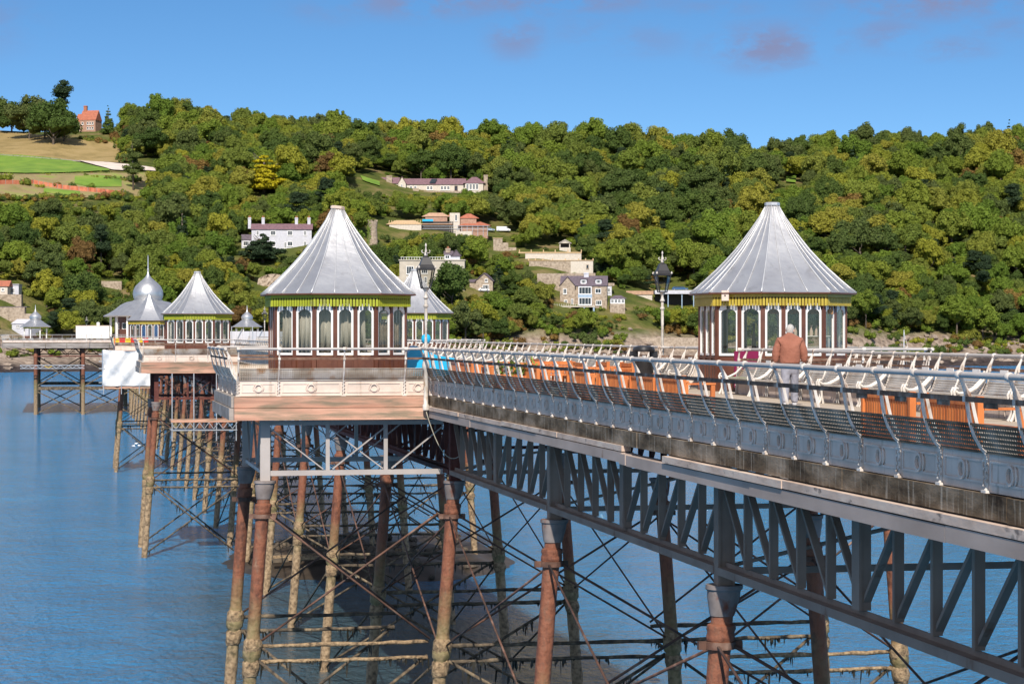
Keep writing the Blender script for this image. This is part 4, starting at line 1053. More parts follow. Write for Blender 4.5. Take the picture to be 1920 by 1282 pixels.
for q in (t0, t1):
    xs = [-4.6, 2.2, 9.2, 16.0, 22.8, 29.6]
    for i, x in enumerate(xs):
        for dy in (0, 3.0): 
            m = MB(); m.lathe([(.3, -11.5), (.3, -2.2), (.36, -2.0), (.3, -1.9), (.26, -.7)], 10, (x-12.4, dy, 0)); m.build('column', MT['column_iron'], q, smooth=True, ang=40)
        if i < 5:
            b = xs[i+1]-12.4; a = x-12.4
            MB().box(a, b, -.12, .12, -6.9, -6.4).build('strut', MT['dark_strut'], q)
            for za, zb in ((-2.4, -6.4), (-6.4, -2.4), (-7, -10.4), (-10.4, -7)): MB().bar((a, .0, za), (b, .0, zb), .16, .16).build('tie_rod', MT['dark_strut'], q)
            for z in (-.85, -1.95): MB().box(a, b, -.1, .1, z-.08, z+.08).build('chord', MT['steel_red'], q)
            for j in range(6): MB().bar((a+(b-a)*j/6, 0, -.9 if j % 2 else -1.9), (a+(b-a)*(j+1)/6, 0, -1.9 if j % 2 else -.9), .1, .1).build('diagonal', MT['steel_red'], q)
    MB().bar((xs[0]-12.4, 0, -1.9), (HX0-12.4+.5, 0, -.8), .12, .12).build('bracket', MT['steel_red'], q)
# domed pavilion and the two small domed shelters
pav = thing('domed_pavilion', 'dark brown pavilion with silver onion dome at the end of the pier', 'pavilion', (12.4, 357, ZD), R_(11))
m = MB(); m.lathe([(5.2, 0), (5.2, 4.2)], 16); m.build('wall', MT['brown_paint'], pav)
for k in range(16):
    g = 2*math.pi*k/16
    MB().box(-.14, .14, -.14, .14, 0, 4.0).build('post', MT['frame_white'], pav, (5.9*math.cos(g), 5.9*math.sin(g), 0), rot=(0, 0, g))
    g += math.pi/16
    wdw = MB().box(-.04, .04, -.6, .6, 1.9, 2.9).build('window', MT['frame_white'], pav, (5.14*math.cos(g), 5.14*math.sin(g), 0), rot=(0, 0, g))
    MB().box(.041, .06, -.5, .5, 2.0, 2.8).build('pane', MT['dark_glass'], wdw)
rf = MB().lathe([(6.9, 3.85), (6.95, 4.0), (6.2, 4.35), (5.2, 4.95), (4.3, 5.7), (3.4, 6.15), (2.4, 6.35), (2.2, 6.5)], 16).build('roof', MT['roof_metal'], pav, smooth=True, ang=30)
MB().lathe([(2.0, 6.4), (2.25, 6.8), (2.38, 7.4), (2.3, 8.0), (1.95, 8.7), (1.4, 9.25), (.8, 9.75), (.4, 10.15), (.18, 10.6), (.1, 11.2), (.07, 13.2), (.02, 13.6)], 16).build('dome', MT['roof_metal'], rf, smooth=True, ang=24)
MB().lathe([(.05, 11.15), (.2, 11.3), (.05, 11.45)], 10).build('ball', MT['roof_seam'], rf, smooth=True)
def shelter(label, loc):
    t = thing('domed_shelter', label, 'shelter', loc, 0, 'small domed shelters on the pier head')
    for k in range(8):
        g = 2*math.pi*(k+.5)/8; MB().box(-.07, .07, -.07, .07, 0, 2.25).build('post', MT['frame_white'], t, (1.75*math.cos(g), 1.75*math.sin(g), 0), rot=(0, 0, g))
        MB().box(-.03, .03, -.66, .66, 2.0, 2.25).build('valance', MT['lime_paint'], t, (1.72*math.cos(g+math.pi/8), 1.72*math.sin(g+math.pi/8), 0), rot=(0, 0, g+math.pi/8))
        if k < 5: MB().box(-.03, .03, -.6, .6, .05, .9).build('wall_panel', MT['brown_paint'], t, (1.6*math.cos(g+math.pi/8), 1.6*math.sin(g+math.pi/8), 0), rot=(0, 0, g+math.pi/8))
    r = MB().lathe([(2.3, 2.2), (2.32, 2.28), (1.9, 2.5), (1.3, 2.9), (.9, 3.2), (.75, 3.3)], 16).build('roof', MT['roof_metal'], t, smooth=True, ang=30)
    MB().lathe([(.7, 3.25), (.88, 3.5), (.9, 3.75), (.7, 4.05), (.4, 4.3), (.18, 4.5), (.08, 4.8), (.03, 5.5)], 14).build('dome', MT['roof_metal'], r, smooth=True, ang=30)
shelter('small silver-domed shelter at the left corner of the pier head', (-4.7, 340, ZD))
shelter('small silver-domed shelter at the right side of the pier head', (26.6, 340, ZD))
cab = thing('container_cabin', 'low white cabin on the pier head left of the brown pavilion', 'cabin', (4.2, 343, ZD))
MB().box(-3, 1.9, -1.2, 1.2, 0, 2.35).build('body', MT['frame_white'], cab); MB().box(-3.05, 1.95, -1.25, 1.25, 2.3505, 2.45).build('roof', MT['white_panel'], cab); MB().lathe([(.25, 2.45), (.25, 2.9), (.15, 2.95)], 8, (.3, 0, 0)).build('vent', MT['frame_white'], cab)
fn = thing('sheeted_hoarding', 'pale grey sheeted hoarding on scaffold poles beyond the second kiosk', 'hoarding', (16.4, 206, ZD))
for i in range(8): MB().box(-1.9+i*.62, -1.9+i*.62+.6, -.03+.02*(i % 2), .0+.02*(i % 2), .2, 1.55).build('sheet', MT['grey_sheet'], fn)
for x in (-1.7, .2, 2.4): MB().bar((x, -.1, 0), (x, -.1, 2.0), .05, .05).build('pole', MT['scaffold'], fn); MB().bar((x+.1, -.1, 0), (x+.9, -.12, 1.7), .05, .05).build('brace', MT['scaffold'], fn)
# scaffold tent under the third kiosk platform
tp = thing('scaffold_tent', 'white sheeted scaffold tent hanging under the third left kiosk platform', 'tarpaulin', (5.1, 194.3, -3.2))
m = MB(); nx, nz = 26, 18; vs = []
for j in range(nz+1):
    for i in range(nx+1):
        u, v = i/nx, j/nz; b = .20*math.sin(u*7+v*4)*math.sin(v*3.1)+.10*math.sin(u*17-v*9)+.05*math.sin(u*41+v*23) + random.uniform(-.015, .015)
        vs.append((-2.15+4.3*u + .05*math.sin(v*7)*(u-.5), b-.05, .2+3.1*v - .12*math.sin(math.pi*u)*(1 if j == nz else 0)))
m.add(vs, [(j*(nx+1)+i, j*(nx+1)+i+1, (j+1)*(nx+1)+i+1, (j+1)*(nx+1)+i) for j in range(nz) for i in range(nx)])
m.build('front_sheet', MT['tarp'], tp, smooth=True)
for x in (-2.12, 2.12): 
    mm = MB(); mm.box(x-.015, x+.015, .05, 6.5, .2, 3.2); mm.build('side_sheet', MT['tarp'], tp)
MB().box(-2.15, 2.15, .0, 6.5, -.02, .12).build('floor_boards', MT['pink_timber'], tp)
for i in range(6): MB().bar((-2.5, .1, -.1+i*.6), (-2.0, .1, -.1+i*.6), .07, .07).build('pole_end', MT['scaffold'], tp)
for x in (-2.1, -.6, .9, 2.1): MB().bar((x, -.05, -.5), (x, -.05, .4), .06, .06).build('pole', MT['scaffold'], tp)
# access walkway under the pier head
wk = thing('access_walkway', 'aluminium lattice walkway hung under the left of the pier head', 'walkway', (-2.2, 333, -3.7))
for z in (0, .45): MB().bar((-4.6, 0, z), (4.6, 0, z), .1, .1).build('chord', MT['scaffold'], wk)
for i in range(16): MB().bar((-4.6+i*.575, 0, .05 if i % 2 else .4), (-4.6+(i+1)*.575, 0, .4 if i % 2 else .05), .07, .07).build('diagonal', MT['yellow_paint'] if i in (6, 7) else MT['scaffold'], wk)
wb = thing('scaffold_platform', 'plank scaffold platform hung under the second left kiosk platform', 'scaffold', (7.0, 121.0, -3.2))
MB().box(-1.6, 1.9, -.5, 1.5, 0, .12).build('boards', MT['pink_timber'], wb)
MB().box(-1.6, 1.9, -.52, 1.52, -.45, -.40).build('lower_tray', MT['scaffold'], wb)
for x in (-1.55, -.4, .8, 1.85): MB().bar((x, -.45, -1.0), (x, -.45, 2.6), .05, .05).build('pole', MT['scaffold'], wb)
for i in range(14): MB().bar((-1.6+i*.25, -.5, -.35 if i % 2 else -.02), (-1.6+(i+1)*.25, -.5, -.02 if i % 2 else -.35), .03, .03).build('diagonal', MT['scaffold'], wb)
# barriers near the third kiosk
br = thing('barrier', 'red and yellow striped barrier beside the third small kiosk', 'barrier', (5.4, 197.2, ZD))
for i in range(6): MB().box(-1.5+i*.5, -1.02+i*.5, -.03, .03, .45, .95).build('plank', MT['red_plastic' if i % 2 else 'yellow_paint'], br)
for x in (-1.4, 0, 1.4): MB().box(x-.04, x+.04, -.12, -.031, 0, 1.0).build('leg', MT['red_plastic'], br)
# gull
g = thing('gull', 'white gull flying low over the water beside the left trestles', 'gull', (0, 0, 0))
gd = 170.0; gx, gy = to_xy((255-960)/F_PX*gd, gd); g.location = (gx, gy, CAMZ + (HOR-836)/F_PX*gd)
m = MB(); m.tube([(-.32, 0, .03), (-.2, 0, .02), (0, 0, 0), (.2, 0, .02), (.3, 0, .05), (.36, 0, .04)], [.02, .05, .085, .07, .045, .01], 8); m.build('body', MT['feather'], g, smooth=True)
for s in (-1, 1): MB().add([(-.1, s*.05, .03), (.12, s*.05, .03), (.14, s*.35, .22), (.0, s*.65, .16), (-.08, s*.35, .20), (-.1, s*.05, .05), (.12, s*.05, .05), (.14, s*.35, .24), (.0, s*.66, .17), (-.08, s*.35, .22)], [(0, 1, 2, 4), (4, 2, 3), (9, 7, 6, 5), (8, 7, 9)]).build('wing', MT['feather'], g)
MB().lathe([(.02, 0), (.008, .07)], 6).build('beak', MT['yellow_paint'], g, (.35, 0, .04), rot=(0, R_(95), 0))
# moored sailing boat by the far shore
bd = 560.0; bx, by = to_xy((1698-960)/F_PX*bd, bd)
bt = thing('sailing_boat', 'small moored white sailing boat whose mast shows above the far railing', 'boat', (bx, by, WATER), R_(30))
m = MB(); vs = []
for (y, hw, dz) in ((-3, .7, .0), (-1.5, 1.1, .0), (0, 1.2, 0), (1.8, .8, .1), (3.2, .05, .3)): vs += [(-hw, y, .8+dz), (-hw*.6, y, -.2), (hw*.6, y, -.2), (hw, y, .8+dz)]
m.add(vs, [(i*4+k, i*4+k+1, i*4+k+5, i*4+k+4) for i in range(4) for k in range(3)] + [(i*4, i*4+4, i*4+7, i*4+3) for i in range(4)] + [(0, 3, 2, 1)]); m.build('hull', MT['frame_white'], bt)
MB().tube([(0, .5, .8), (0, .5, 12.6)], [.10, .07], 8).build('mast', MT['frame_white'], bt)
MB().tube([(0, .5, 2.0), (0, -2.6, 1.9)], .12, 8).build('boom', MT['blue_paint'], bt)
for p in ((0, 3.2, 1.1), (0, -3, .8), (1.1, .2, .8), (-1.1, .2, .8)): MB().tube([p, (0, .5, 12.2)], .025, 4).build('stay', MT['scaffold'], bt)
MB().prism([(-.6, .8), (.6, .8), (.45, 1.3), (-.45, 1.3)], -1.4, .9).build('cabin', MT['frame_white'], bt)

# ================================================================== WATER, SHOAL, FAR SHORE
def water_mat():
    m, t, b, pos = newmat('water')
    n1 = noise(t, pos, .42, 6, (1.5, 1, 1), .62); n2 = noise(t, pos, 1.7, 5, (1.6, 1, 1), .65); n3 = noise(t, pos, .11, 8, (1, 1, 1), .8)
    mm = N(t, 'ShaderNodeMath', operation='MULTIPLY_ADD'); t.links.new(n2, mm.inputs[0]); mm.inputs[1].default_value = .55; t.links.new(n1, mm.inputs[2])
    c = ramp(t, n3, [(.3, (.012, .185, .42)), (.55, (.016, .235, .52)), (.75, (.024, .29, .60))])
    # silty shallows along the pier, brown reflection of its columns painted in too
    vs_ = N(t, 'ShaderNodeVectorMath', operation='SUBTRACT'); t.links.new(pos, vs_.inputs[0]); vs_.inputs[1].default_value = (12.5, 82, WATER)
    vk = N(t, 'ShaderNodeVectorMath', operation='MULTIPLY'); t.links.new(vs_.outputs[0], vk.inputs[0]); vk.inputs[1].default_value = (1/9.5, 1/50.0, 0)
    vl = N(t, 'ShaderNodeVectorMath', operation='LENGTH'); t.links.new(vk.outputs[0], vl.inputs[0])
    ad = N(t, 'ShaderNodeMath', operation='MULTIPLY_ADD'); t.links.new(n3, ad.inputs[0]); ad.inputs[1].default_value = .9; t.links.new(vl.outputs['Value'], ad.inputs[2])
    mk = N(t, 'ShaderNodeMapRange', interpolation_type='SMOOTHSTEP', inp={'From Min': 1.75, 'From Max': .75, 'To Min': 0, 'To Max': .85}); t.links.new(ad.outputs[0], mk.inputs['Value'])
    c = mixc(t, mk.outputs[0], c, (.055, .068, .045))
    t.links.new(c, b.inputs['Base Color']); b.inputs['Roughness'].default_value = .05; b.inputs['IOR'].default_value = 1.333
    bump(t, b, mm.outputs[0], 1.0, 1.15); return m
MT['water'] = water_mat()
m = MB(); m.add([(-2500, -200, WATER), (2800, -200, WATER), (2800, 2600, WATER), (-2500, 2600, WATER)], [(0, 1, 2, 3)])
o = m.build('water', MT['water']); tag(o, 'blue rippled tidal water of the strait', 'water', kind='structure')
# shoal under the pier: mud, boulders and broken timbers
MT['mud'] = pm('mud', [(.3, (.018, .013, .009)), (.7, (.055, .04, .027))], 1.2, rough=.55, bmp=.6, bscale=5)
MT['boulder'] = pm('boulder', [(.3, (.03, .023, .016)), (.7, (.12, .09, .06))], 2.2, rough=.8, bmp=.6, bscale=5)
def bank_z(x, y):
    e = min(1, 1.9*max(0, 1 - ((x-15.6)/8.6)**2 - ((y-118)/12)**2)); return WATER - .5 + 1.15*e + .16*math.sin(x*1.7+y*.6)*e + .1*math.sin(y*2.1-x)*e
m = MB(); nx, ny = 40, 30; vs = []
for j in range(ny+1):
    for i in range(nx+1):
        x = 7.2 + 17*i/nx; y = 106 + 24*j/ny
        e = min(1, 1.9*max(0, 1 - ((x-15.6)/8.6)**2 - ((y-118)/12)**2))
        vs.append((x, y, WATER - .5 + 1.15*e + .16*math.sin(x*1.7+y*.6)*e + .1*math.sin(y*2.1-x)*e + random.uniform(-.04, .04)))
m.add(vs, [(j*(nx+1)+i, j*(nx+1)+i+1, (j+1)*(nx+1)+i+1, (j+1)*(nx+1)+i) for j in range(ny) for i in range(nx)])
o = m.build('mud_bank', MT['mud'], smooth=True); tag(o, 'dark mud bank showing at the waterline under the pier', 'mud bank', kind='structure')
def rock_mesh(k):
    def f():
        bm = bmesh.new(); bmesh.ops.create_icosphere(bm, subdivisions=2, radius=1)
        r = random.Random(k); a = [Vector((r.gauss(0, 1), r.gauss(0, 1), r.gauss(0, 1))).normalized() for _ in range(6)]
        for v in bm.verts:
            d = v.co.normalized(); s = 1 + sum(.16*math.sin(3*d.dot(q)+k) for q in a) - .25*max(0, d.dot(a[0])-.4); v.co = d*s; v.co.z *= .6
        me = bpy.data.meshes.new('boulder'); bm.to_mesh(me); bm.free(); me.materials.append(MT['boulder']); return me
    return cached(('rock', k), f)
rr = random.Random(3)
m = MB()
for i in range(120):
    x, y = 15 + rr.gauss(0, 3.6), 116 + rr.gauss(0, 4.5); s = rr.uniform(.1, .3)
    if bank_z(x, y) < WATER + .1: continue
    me = rock_mesh(i % 4); q = Matrix.Rotation(rr.random()*6, 3, 'Z'); m.add([q @ v.co*s*1.3 + Vector((x, y, bank_z(x, y)+.05)) for v in me.vertices], [tuple(f.vertices) for f in me.polygons])
o = m.build('stones', MT['boulder']); tag(o, 'brown weedy stones strewn on the mud bank under the pier', 'stones', kind='stuff')
for i in range(14):
    x, y, g = 10.5 + rr.random()*8, 110 + rr.random()*10, rr.uniform(-.4, .4); l = rr.uniform(2, 4.5)
    o = MB().bar((-l/2, 0, 0), (l/2, 0, rr.uniform(-.2, .3)), .28, .18).build('fallen_timber', MT['boulder'] if i % 2 else MT['barnacle'], None, (x, y, max(WATER, bank_z(x, y))+.12), rot=(0, 0, g)); tag(o, 'broken timber baulk on the mud bank under the pier, %s' % ('dark and weedy' if i % 2 else 'pale and crusted'), 'timber', 'fallen timbers on the mud bank')

# ---- hillside
def hill_mat():
    m, t, b, pos = newmat('hillside')
    s = N(t, 'ShaderNodeSeparateXYZ'); t.links.new(pos, s.inputs[0])
    n = noise(t, pos, .09, 6); n2 = noise(t, pos, .5, 5); n3 = noise(t, pos, .05, 4, (1, 1, 6))
    scrub = ramp(t, n, [(.3, (.04, .06, .013)), (.48, (.085, .10, .02)), (.60, (.15, .13, .045)), (.74, (.26, .18, .10))])
    rock = ramp(t, n2, [(.25, (.10, .075, .06)), (.5, (.26, .20, .155)), (.75, (.38, .31, .25))])
    weed = ramp(t, n2, [(.3, (.018, .014, .014)), (.7, (.075, .058, .055))])
    a = N(t, 'ShaderNodeMath', operation='MULTIPLY_ADD'); t.links.new(n3, a.inputs[0]); a.inputs[1].default_value = 5.0; t.links.new(s.outputs['Z'], a.inputs[2])
    f1 = N(t, 'ShaderNodeMapRange', inp={'From Min': -6.2, 'From Max': -4.6}); t.links.new(a.outputs[0], f1.inputs['Value'])
    f2 = N(t, 'ShaderNodeMapRange', inp={'From Min': 1.5, 'From Max': 5.5}); t.links.new(a.outputs[0], f2.inputs['Value'])
    c = mixc(t, f2.outputs[0], mixc(t, f1.outputs[0], weed, rock), scrub)
    t.links.new(c, b.inputs['Base Color']); b.inputs['Roughness'].default_value = .95; b.inputs['Specular IOR Level'].default_value = .15
    bump(t, b, n2, .9, 1.2); return m
MT['hillside'] = hill_mat()
m = MB(); rs = list(np.arange(-560, 640, 5.0)); ds = list(np.arange(620, 860, 3.5)) + list(np.arange(860, 1420, 9.0)); vs = []
for d in ds:
    for r in rs:
        x, y = to_xy(r, d); z = H_rd(r, d); u = d - shore(r)
        if 0 < u < 60: z += RNG.normal(0, .35) * (1 if u < 48 else .5)
        vs.append((x, y, z))
nr = len(rs); m.add(vs, [(j*nr+i, j*nr+i+1, (j+1)*nr+i+1, (j+1)*nr+i) for j in range(len(ds)-1) for i in range(nr-1)])
o = m.build('hillside', MT['hillside'], smooth=True); tag(o, 'steep wooded hillside on the far shore', 'hill', kind='structure')
# fields, road: sheets laid on the ground
def drape(name, label, cat, poly, mat, lift, nu=30, nv=10):
    """poly: upper edge and lower edge as lists of photo points"""
    up, lo = poly; m = MB(); vs = []
    def at(pl, u):
        u *= len(pl)-1; i = min(int(u), len(pl)-2); f = u-i; return (pl[i][0]+(pl[i+1][0]-pl[i][0])*f, pl[i][1]+(pl[i+1][1]-pl[i][1])*f)
    for j in range(nv+1):
        for i in range(nu+1):
            a, b = at(up, i/nu), at(lo, i/nu); p, d = GP(a[0]+(b[0]-a[0])*j/nv, a[1]+(b[1]-a[1])*j/nv)
            z = H(p.x, p.y); vs.append((p.x, p.y, z+lift))
    m.add(vs, [(j*(nu+1)+i, (j+1)*(nu+1)+i, (j+1)*(nu+1)+i+1, j*(nu+1)+i+1) for j in range(nv) for i in range(nu)])
    return tag(m.build(name, mat, smooth=True), label, cat, kind='structure')
MT['dry_grass'] = pm('dry_grass', [(.3, (.19, .14, .045)), (.5, (.28, .20, .075)), (.7, (.32, .23, .10))], .12, stretch=(1, 1, 1), rough=.95, bmp=.5, bscale=.8, bdist=.5)
MT['green_grass'] = pm('green_grass', [(.3, (.085, .165, .014)), (.55, (.145, .245, .02)), (.75, (.21, .25, .04))], .10, rough=.95, bmp=.4, bscale=1, bdist=.4)
MT['scrub_grass'] = pm('scrub_grass', [(.3, (.16, .16, .04)), (.5, (.26, .19, .09)), (.7, (.20, .26, .04))], .12, rough=.95, bmp=.5, bscale=.8, bdist=.5)
MT['chalk_road'] = pm('chalk_road', [(.3, (.50, .42, .36)), (.7, (.64, .55, .48))], .3, rough=.9)
drape('field', 'dry brown sloping field below the trees at the upper left', 'field', ([(-60, 240), (60, 252), (140, 262), (232, 268)], [(-60, 294), (60, 297), (150, 303), (232, 306)]), MT['dry_grass'], .35)
drape('field', 'bright green mown field at the left edge of the hill', 'field', ([(-60, 288), (40, 292), (120, 300), (205, 319)], [(-60, 323), (40, 326), (120, 325), (205, 321)]), MT['green_grass'], .5)
drape('field', 'rough scrubby field between the green field and the orange netting', 'field', ([(-60, 326), (60, 328), (150, 326), (300, 325)], [(-60, 376), (60, 374), (150, 372), (300, 368)]), MT['scrub_grass'], .42)
drape('field', 'small bright lawn below the orange netting', 'field', ([(82, 355), (150, 361)], [(82, 362), (150, 375)]), MT['green_grass'], .6, 10, 4)
drape('field', 'small bright green strip above the orange netting', 'field', ([(140, 332), (180, 330), (228, 334)], [(140, 347), (180, 353), (228, 352)]), MT['green_grass'], .6, 12, 4)
drape('road', 'pale stony track running across the hill field', 'road', ([(148, 303), (210, 307), (290, 316)], [(165, 308), (215, 321), (292, 322)]), MT['chalk_road'], .65, 20, 4)
drape('field', 'small bright lawn left of the long white bungalow', 'field', ([(676, 331), (712, 342)], [(680, 340), (712, 350)]), MT['green_grass'], .6, 8, 3)
drape('field', 'tiny bright clearing high in the right-hand woods', 'field', ([(1474, 330), (1493, 332)], [(1474, 343), (1492, 345)]), MT['green_grass'], .8, 6, 3)
MT['netting'] = pm('netting', [(.3, (.40, .10, .05)), (.7, (.56, .20, .11))], .6, rough=.8)
def hill_fence(name, label, cat, pts, h, mat, step=3.0, n=60):
    t = None; P3 = []
    for i in range(n+1):
        u = i/n*(len(pts)-1); k = min(int(u), len(pts)-2); f = u-k
        p, d = GP(pts[k][0]+(pts[k+1][0]-pts[k][0])*f, pts[k][1]+(pts[k+1][1]-pts[k][1])*f); P3.append(Vector((p.x, p.y, H(p.x, p.y)+.3)))
    t = thing(name, label, cat, P3[0])
    m = MB()
    for a, b in zip(P3, P3[1:]):
        m.add([a-P3[0], b-P3[0], b-P3[0]+Vector((0, 0, h)), a-P3[0]+Vector((0, 0, h)), a-P3[0]+Vector((0, .06, 0)), b-P3[0]+Vector((0, .06, 0)), b-P3[0]+Vector((0, .06, h)), a-P3[0]+Vector((0, .06, h))], [(0, 1, 2, 3), (7, 6, 5, 4), (3, 2, 6, 7)])
    m.build('mesh_sheet', mat, t)
    for i in range(0, n+1, 3):
        q = P3[i]-P3[0]; MB().box(-.08, .08, -.08, -.01, -.4, h+.3).build('stake', MT['old_planks'], t, q)
hill_fence('netting_fence', 'orange plastic netting fence across the left hillside', 'fence', [(-30, 348), (60, 346), (120, 356), (232, 367)], 1.8, MT['netting'])
hill_fence('field_fence', 'thin weathered post fence between the dry field and green field', 'fence', [(-30, 290), (60, 297), (150, 304)], .5, MT['old_planks'])

# ================================================================== BUILDINGS ON THE HILL
def bmat(name, c, sc=1.5, v=.12, bmp=.15, rough=.85):
    return pm(name, [(.3, tuple(x*(1-v) for x in c)), (.7, tuple(min(.9, x*(1+v)) for x in c))], sc, rough=rough, bmp=bmp)
MT['render_white'] = bmat('render_white', (.50, .50, .55)); MT['render_cream'] = bmat('render_cream', (.54, .48, .41)); MT['render_beige'] = bmat('render_beige', (.46, .41, .34), .6)
MT['slate'] = bmat('slate', (.11, .085, .105), 1.2, .25); MT['slate_purple'] = bmat('slate_purple', (.17, .095, .11), 1.2, .25); MT['red_tile'] = bmat('red_tile', (.36, .12, .07), 1.2, .2); MT['tan_tile'] = bmat('tan_tile', (.42, .26, .17), 1.2, .2)
MT['stone'] = pm('stone', [(.3, (.20, .155, .115)), (.5, (.34, .27, .205)), (.7, (.44, .36, .28))], 1.3, rough=.9, bmp=.6, bscale=2, bdist=.1)
MT['brick'] = pm('brick', [(.3, (.30, .17, .12)), (.7, (.42, .26, .19))], 1.2, rough=.9, bmp=.3); MT['chimney_pot'] = bmat('chimney_pot', (.36, .14, .08))
MT['new_timber'] = bmat('new_timber', (.50, .35, .20)); MT['car_white'] = pm('car_white', [(.3, (.72, .72, .73)), (.7, (.8, .8, .8))], 1, rough=.25); MT['car_blue'] = pm('car_blue', [(.3, (.03, .08, .18)), (.7, (.04, .10, .22))], 1, rough=.25)
MT['blue_grey'] = bmat('blue_grey', (.30, .40, .52))
CLEAR = []      # (x0, x1, y0, y1, depth): nothing nearer may stand in front of this
class Bld:
    def __init__(s, name, label, cat, x0, x1, ybase, yaw=0.0, clear_top=None, base_drop=3.0):
        s.cx = (x0+x1)/2; p, d = GP(s.cx, ybase); s.d = d; s.k = d/F_PX; s.yb = ybase; s.base_drop = base_drop
        s.t = thing(name, label, cat, p, -TH + R_(yaw)); s.x0, s.x1 = x0, x1
        CLEAR.append([x0-3, x1+3, (clear_top or ybase-40), ybase, d])
    def X(s, px): return (px - s.cx)*s.k
    def Z(s, py): return (s.yb - py)*s.k
    def block(s, x0, x1, ytop, mat, depth, y0=0.0, ybot=None, name='wall', parent=None):
        zb = -s.base_drop if ybot is None else s.Z(ybot)
        return MB().box(s.X(x0), s.X(x1), y0, y0+depth, zb, s.Z(ytop)).build(name, MT[mat], parent or s.t)
    def gable(s, x0, x1, yeave, yridge, mat, depth, y0=0.0, over=.4, hip=0.0, wall=None):
        a, b, ze, zr = s.X(x0)-over, s.X(x1)+over, s.Z(yeave), s.Z(yridge); ya, yb = y0-over, y0+depth+over; ym = (ya+yb)/2; h = hip
        ze += .01; m = MB(); m.add([(a, ya, ze), (b, ya, ze), (b, yb, ze), (a, yb, ze), (a+h, ym, zr), (b-h, ym, zr)], [(0, 1, 5, 4), (2, 3, 4, 5), (1, 2, 5), (3, 0, 4), (3, 2, 1, 0)])
        return m.build('roof', MT[mat], s.t)
    def front_gable(s, x0, x1, yeave, ypeak, mat, depth, y0=0.0, over=.4, wallmat=None):
        a, b, ze, zr = s.X(x0), s.X(x1), s.Z(yeave), s.Z(ypeak); xm = (a+b)/2
        if wallmat: MB().prism([(a, ze+.005), (b, ze+.005), (xm, zr-.05)], y0+.02, y0+depth).build('gable', MT[wallmat], s.t)
        m = MB(); t_ = .25
        m.add([(a-over, y0-over, ze-over*.5), (xm, y0-over, zr), (xm, y0+depth, zr), (a-over, y0+depth, ze-over*.5), (a-over, y0-over, ze-over*.5+t_), (xm, y0-over, zr+t_), (xm, y0+depth, zr+t_), (a-over, y0+depth, ze-over*.5+t_)], [(0, 1, 2, 3), (7, 6, 5, 4), (0, 4, 5, 1), (3, 7, 4, 0), (2, 6, 7, 3)])
        m.add([(xm, y0-over, zr), (b+over, y0-over, ze-over*.5), (b+over, y0+depth, ze-over*.5), (xm, y0+depth, zr), (xm, y0-over, zr+t_), (b+over, y0-over, ze-over*.5+t_), (b+over, y0+depth, ze-over*.5+t_), (xm, y0+depth, zr+t_)], [(0, 1, 2, 3), (7, 6, 5, 4), (0, 4, 5, 1), (2, 1, 5, 6)])
        return m.build('roof', MT[mat], s.t)
    def window(s, x0, x1, y0, y1, yo=0.0, frame='frame_white', bars=1, name='window'):
        a, b, z0, z1 = s.X(x0), s.X(x1), s.Z(y1), s.Z(y0); w_ = min(.18, (b-a)*.16)
        m = MB(); Y0, Y1 = yo-.14, yo-.004
        m.box(a, a+w_, Y0, Y1, z0, z1); m.box(b-w_, b, Y0, Y1, z0, z1); m.box(a+w_, b-w_, Y0, Y1, z0, z0+w_); m.box(a+w_, b-w_, Y0, Y1, z1-w_, z1)
        for i in range(bars): 
            x = a + (b-a)*(i+1)/(bars+1); m.box(x-.05, x+.05, Y0+.03, Y1, z0+w_, z1-w_)
        o = m.build(name, MT[frame], s.t); MB().box(a+w_*.7, b-w_*.7, yo-.05, yo-.002, z0+w_*.7, z1-w_*.7).build('pane', MT['dark_glass'], o)
        MB().box(a-.1, b+.1, yo-.24, yo-.145, z0-.15, z0-.01).build('sill', MT[frame], o)
    def chimney(s, x0, x1, ytop, ybot, mat, y0=2.0, dep=1.2, pots=2):
        o = MB().box(s.X(x0), s.X(x1), y0, y0+dep, s.Z(ybot), s.Z(ytop)).box(s.X(x0)-.12, s.X(x1)+.12, y0-.12, y0+dep+.12, s.Z(ytop)-.45, s.Z(ytop)-.2).build('chimney', MT[mat], s.t)
        for i in range(pots): MB().lathe([(.17, 0), (.15, .7)], 8, ((s.X(x0)+s.X(x1))/2 + (i-(pots-1)/2)*.45, y0+dep/2, s.Z(ytop))).build('chimney_pot', MT['chimney_pot'], o)
# 1 white house
B = Bld('white_house', 'two-storey white house with purple slate roof and four chimneys', 'house', 461, 584, 466, 3, 402)
B.block(472, 584, 430.5, 'render_white', 9.5); B.gable(472, 584, 430.5, 418.5, 'slate_purple', 9.5)
B.block(453, 471.8, 450, 'render_white', 5, 1.0); B.gable(453, 471, 450, 439, 'slate', 5, 1.0, .3)
B.window(456, 467, 452, 461, 1.0, bars=2)
for x in (464, 489.5, 552, 575.5): B.chimney(x, x+5.6, 407, 428, 'render_white', 4.2)
for x0, x1 in ((481, 485.5), (507, 517), (539, 548.5), (569.5, 574)):
    B.window(x0, x1, 432.5, 441.5, bars=1 if x1-x0 < 6 else 2); 
    if x0 != 507: B.window(x0, x1, 452.5, 461.5, bars=1)
B.window(505, 516, 452, 463, bars=2)
B.window(533, 537, 454, 465.5, name='door')
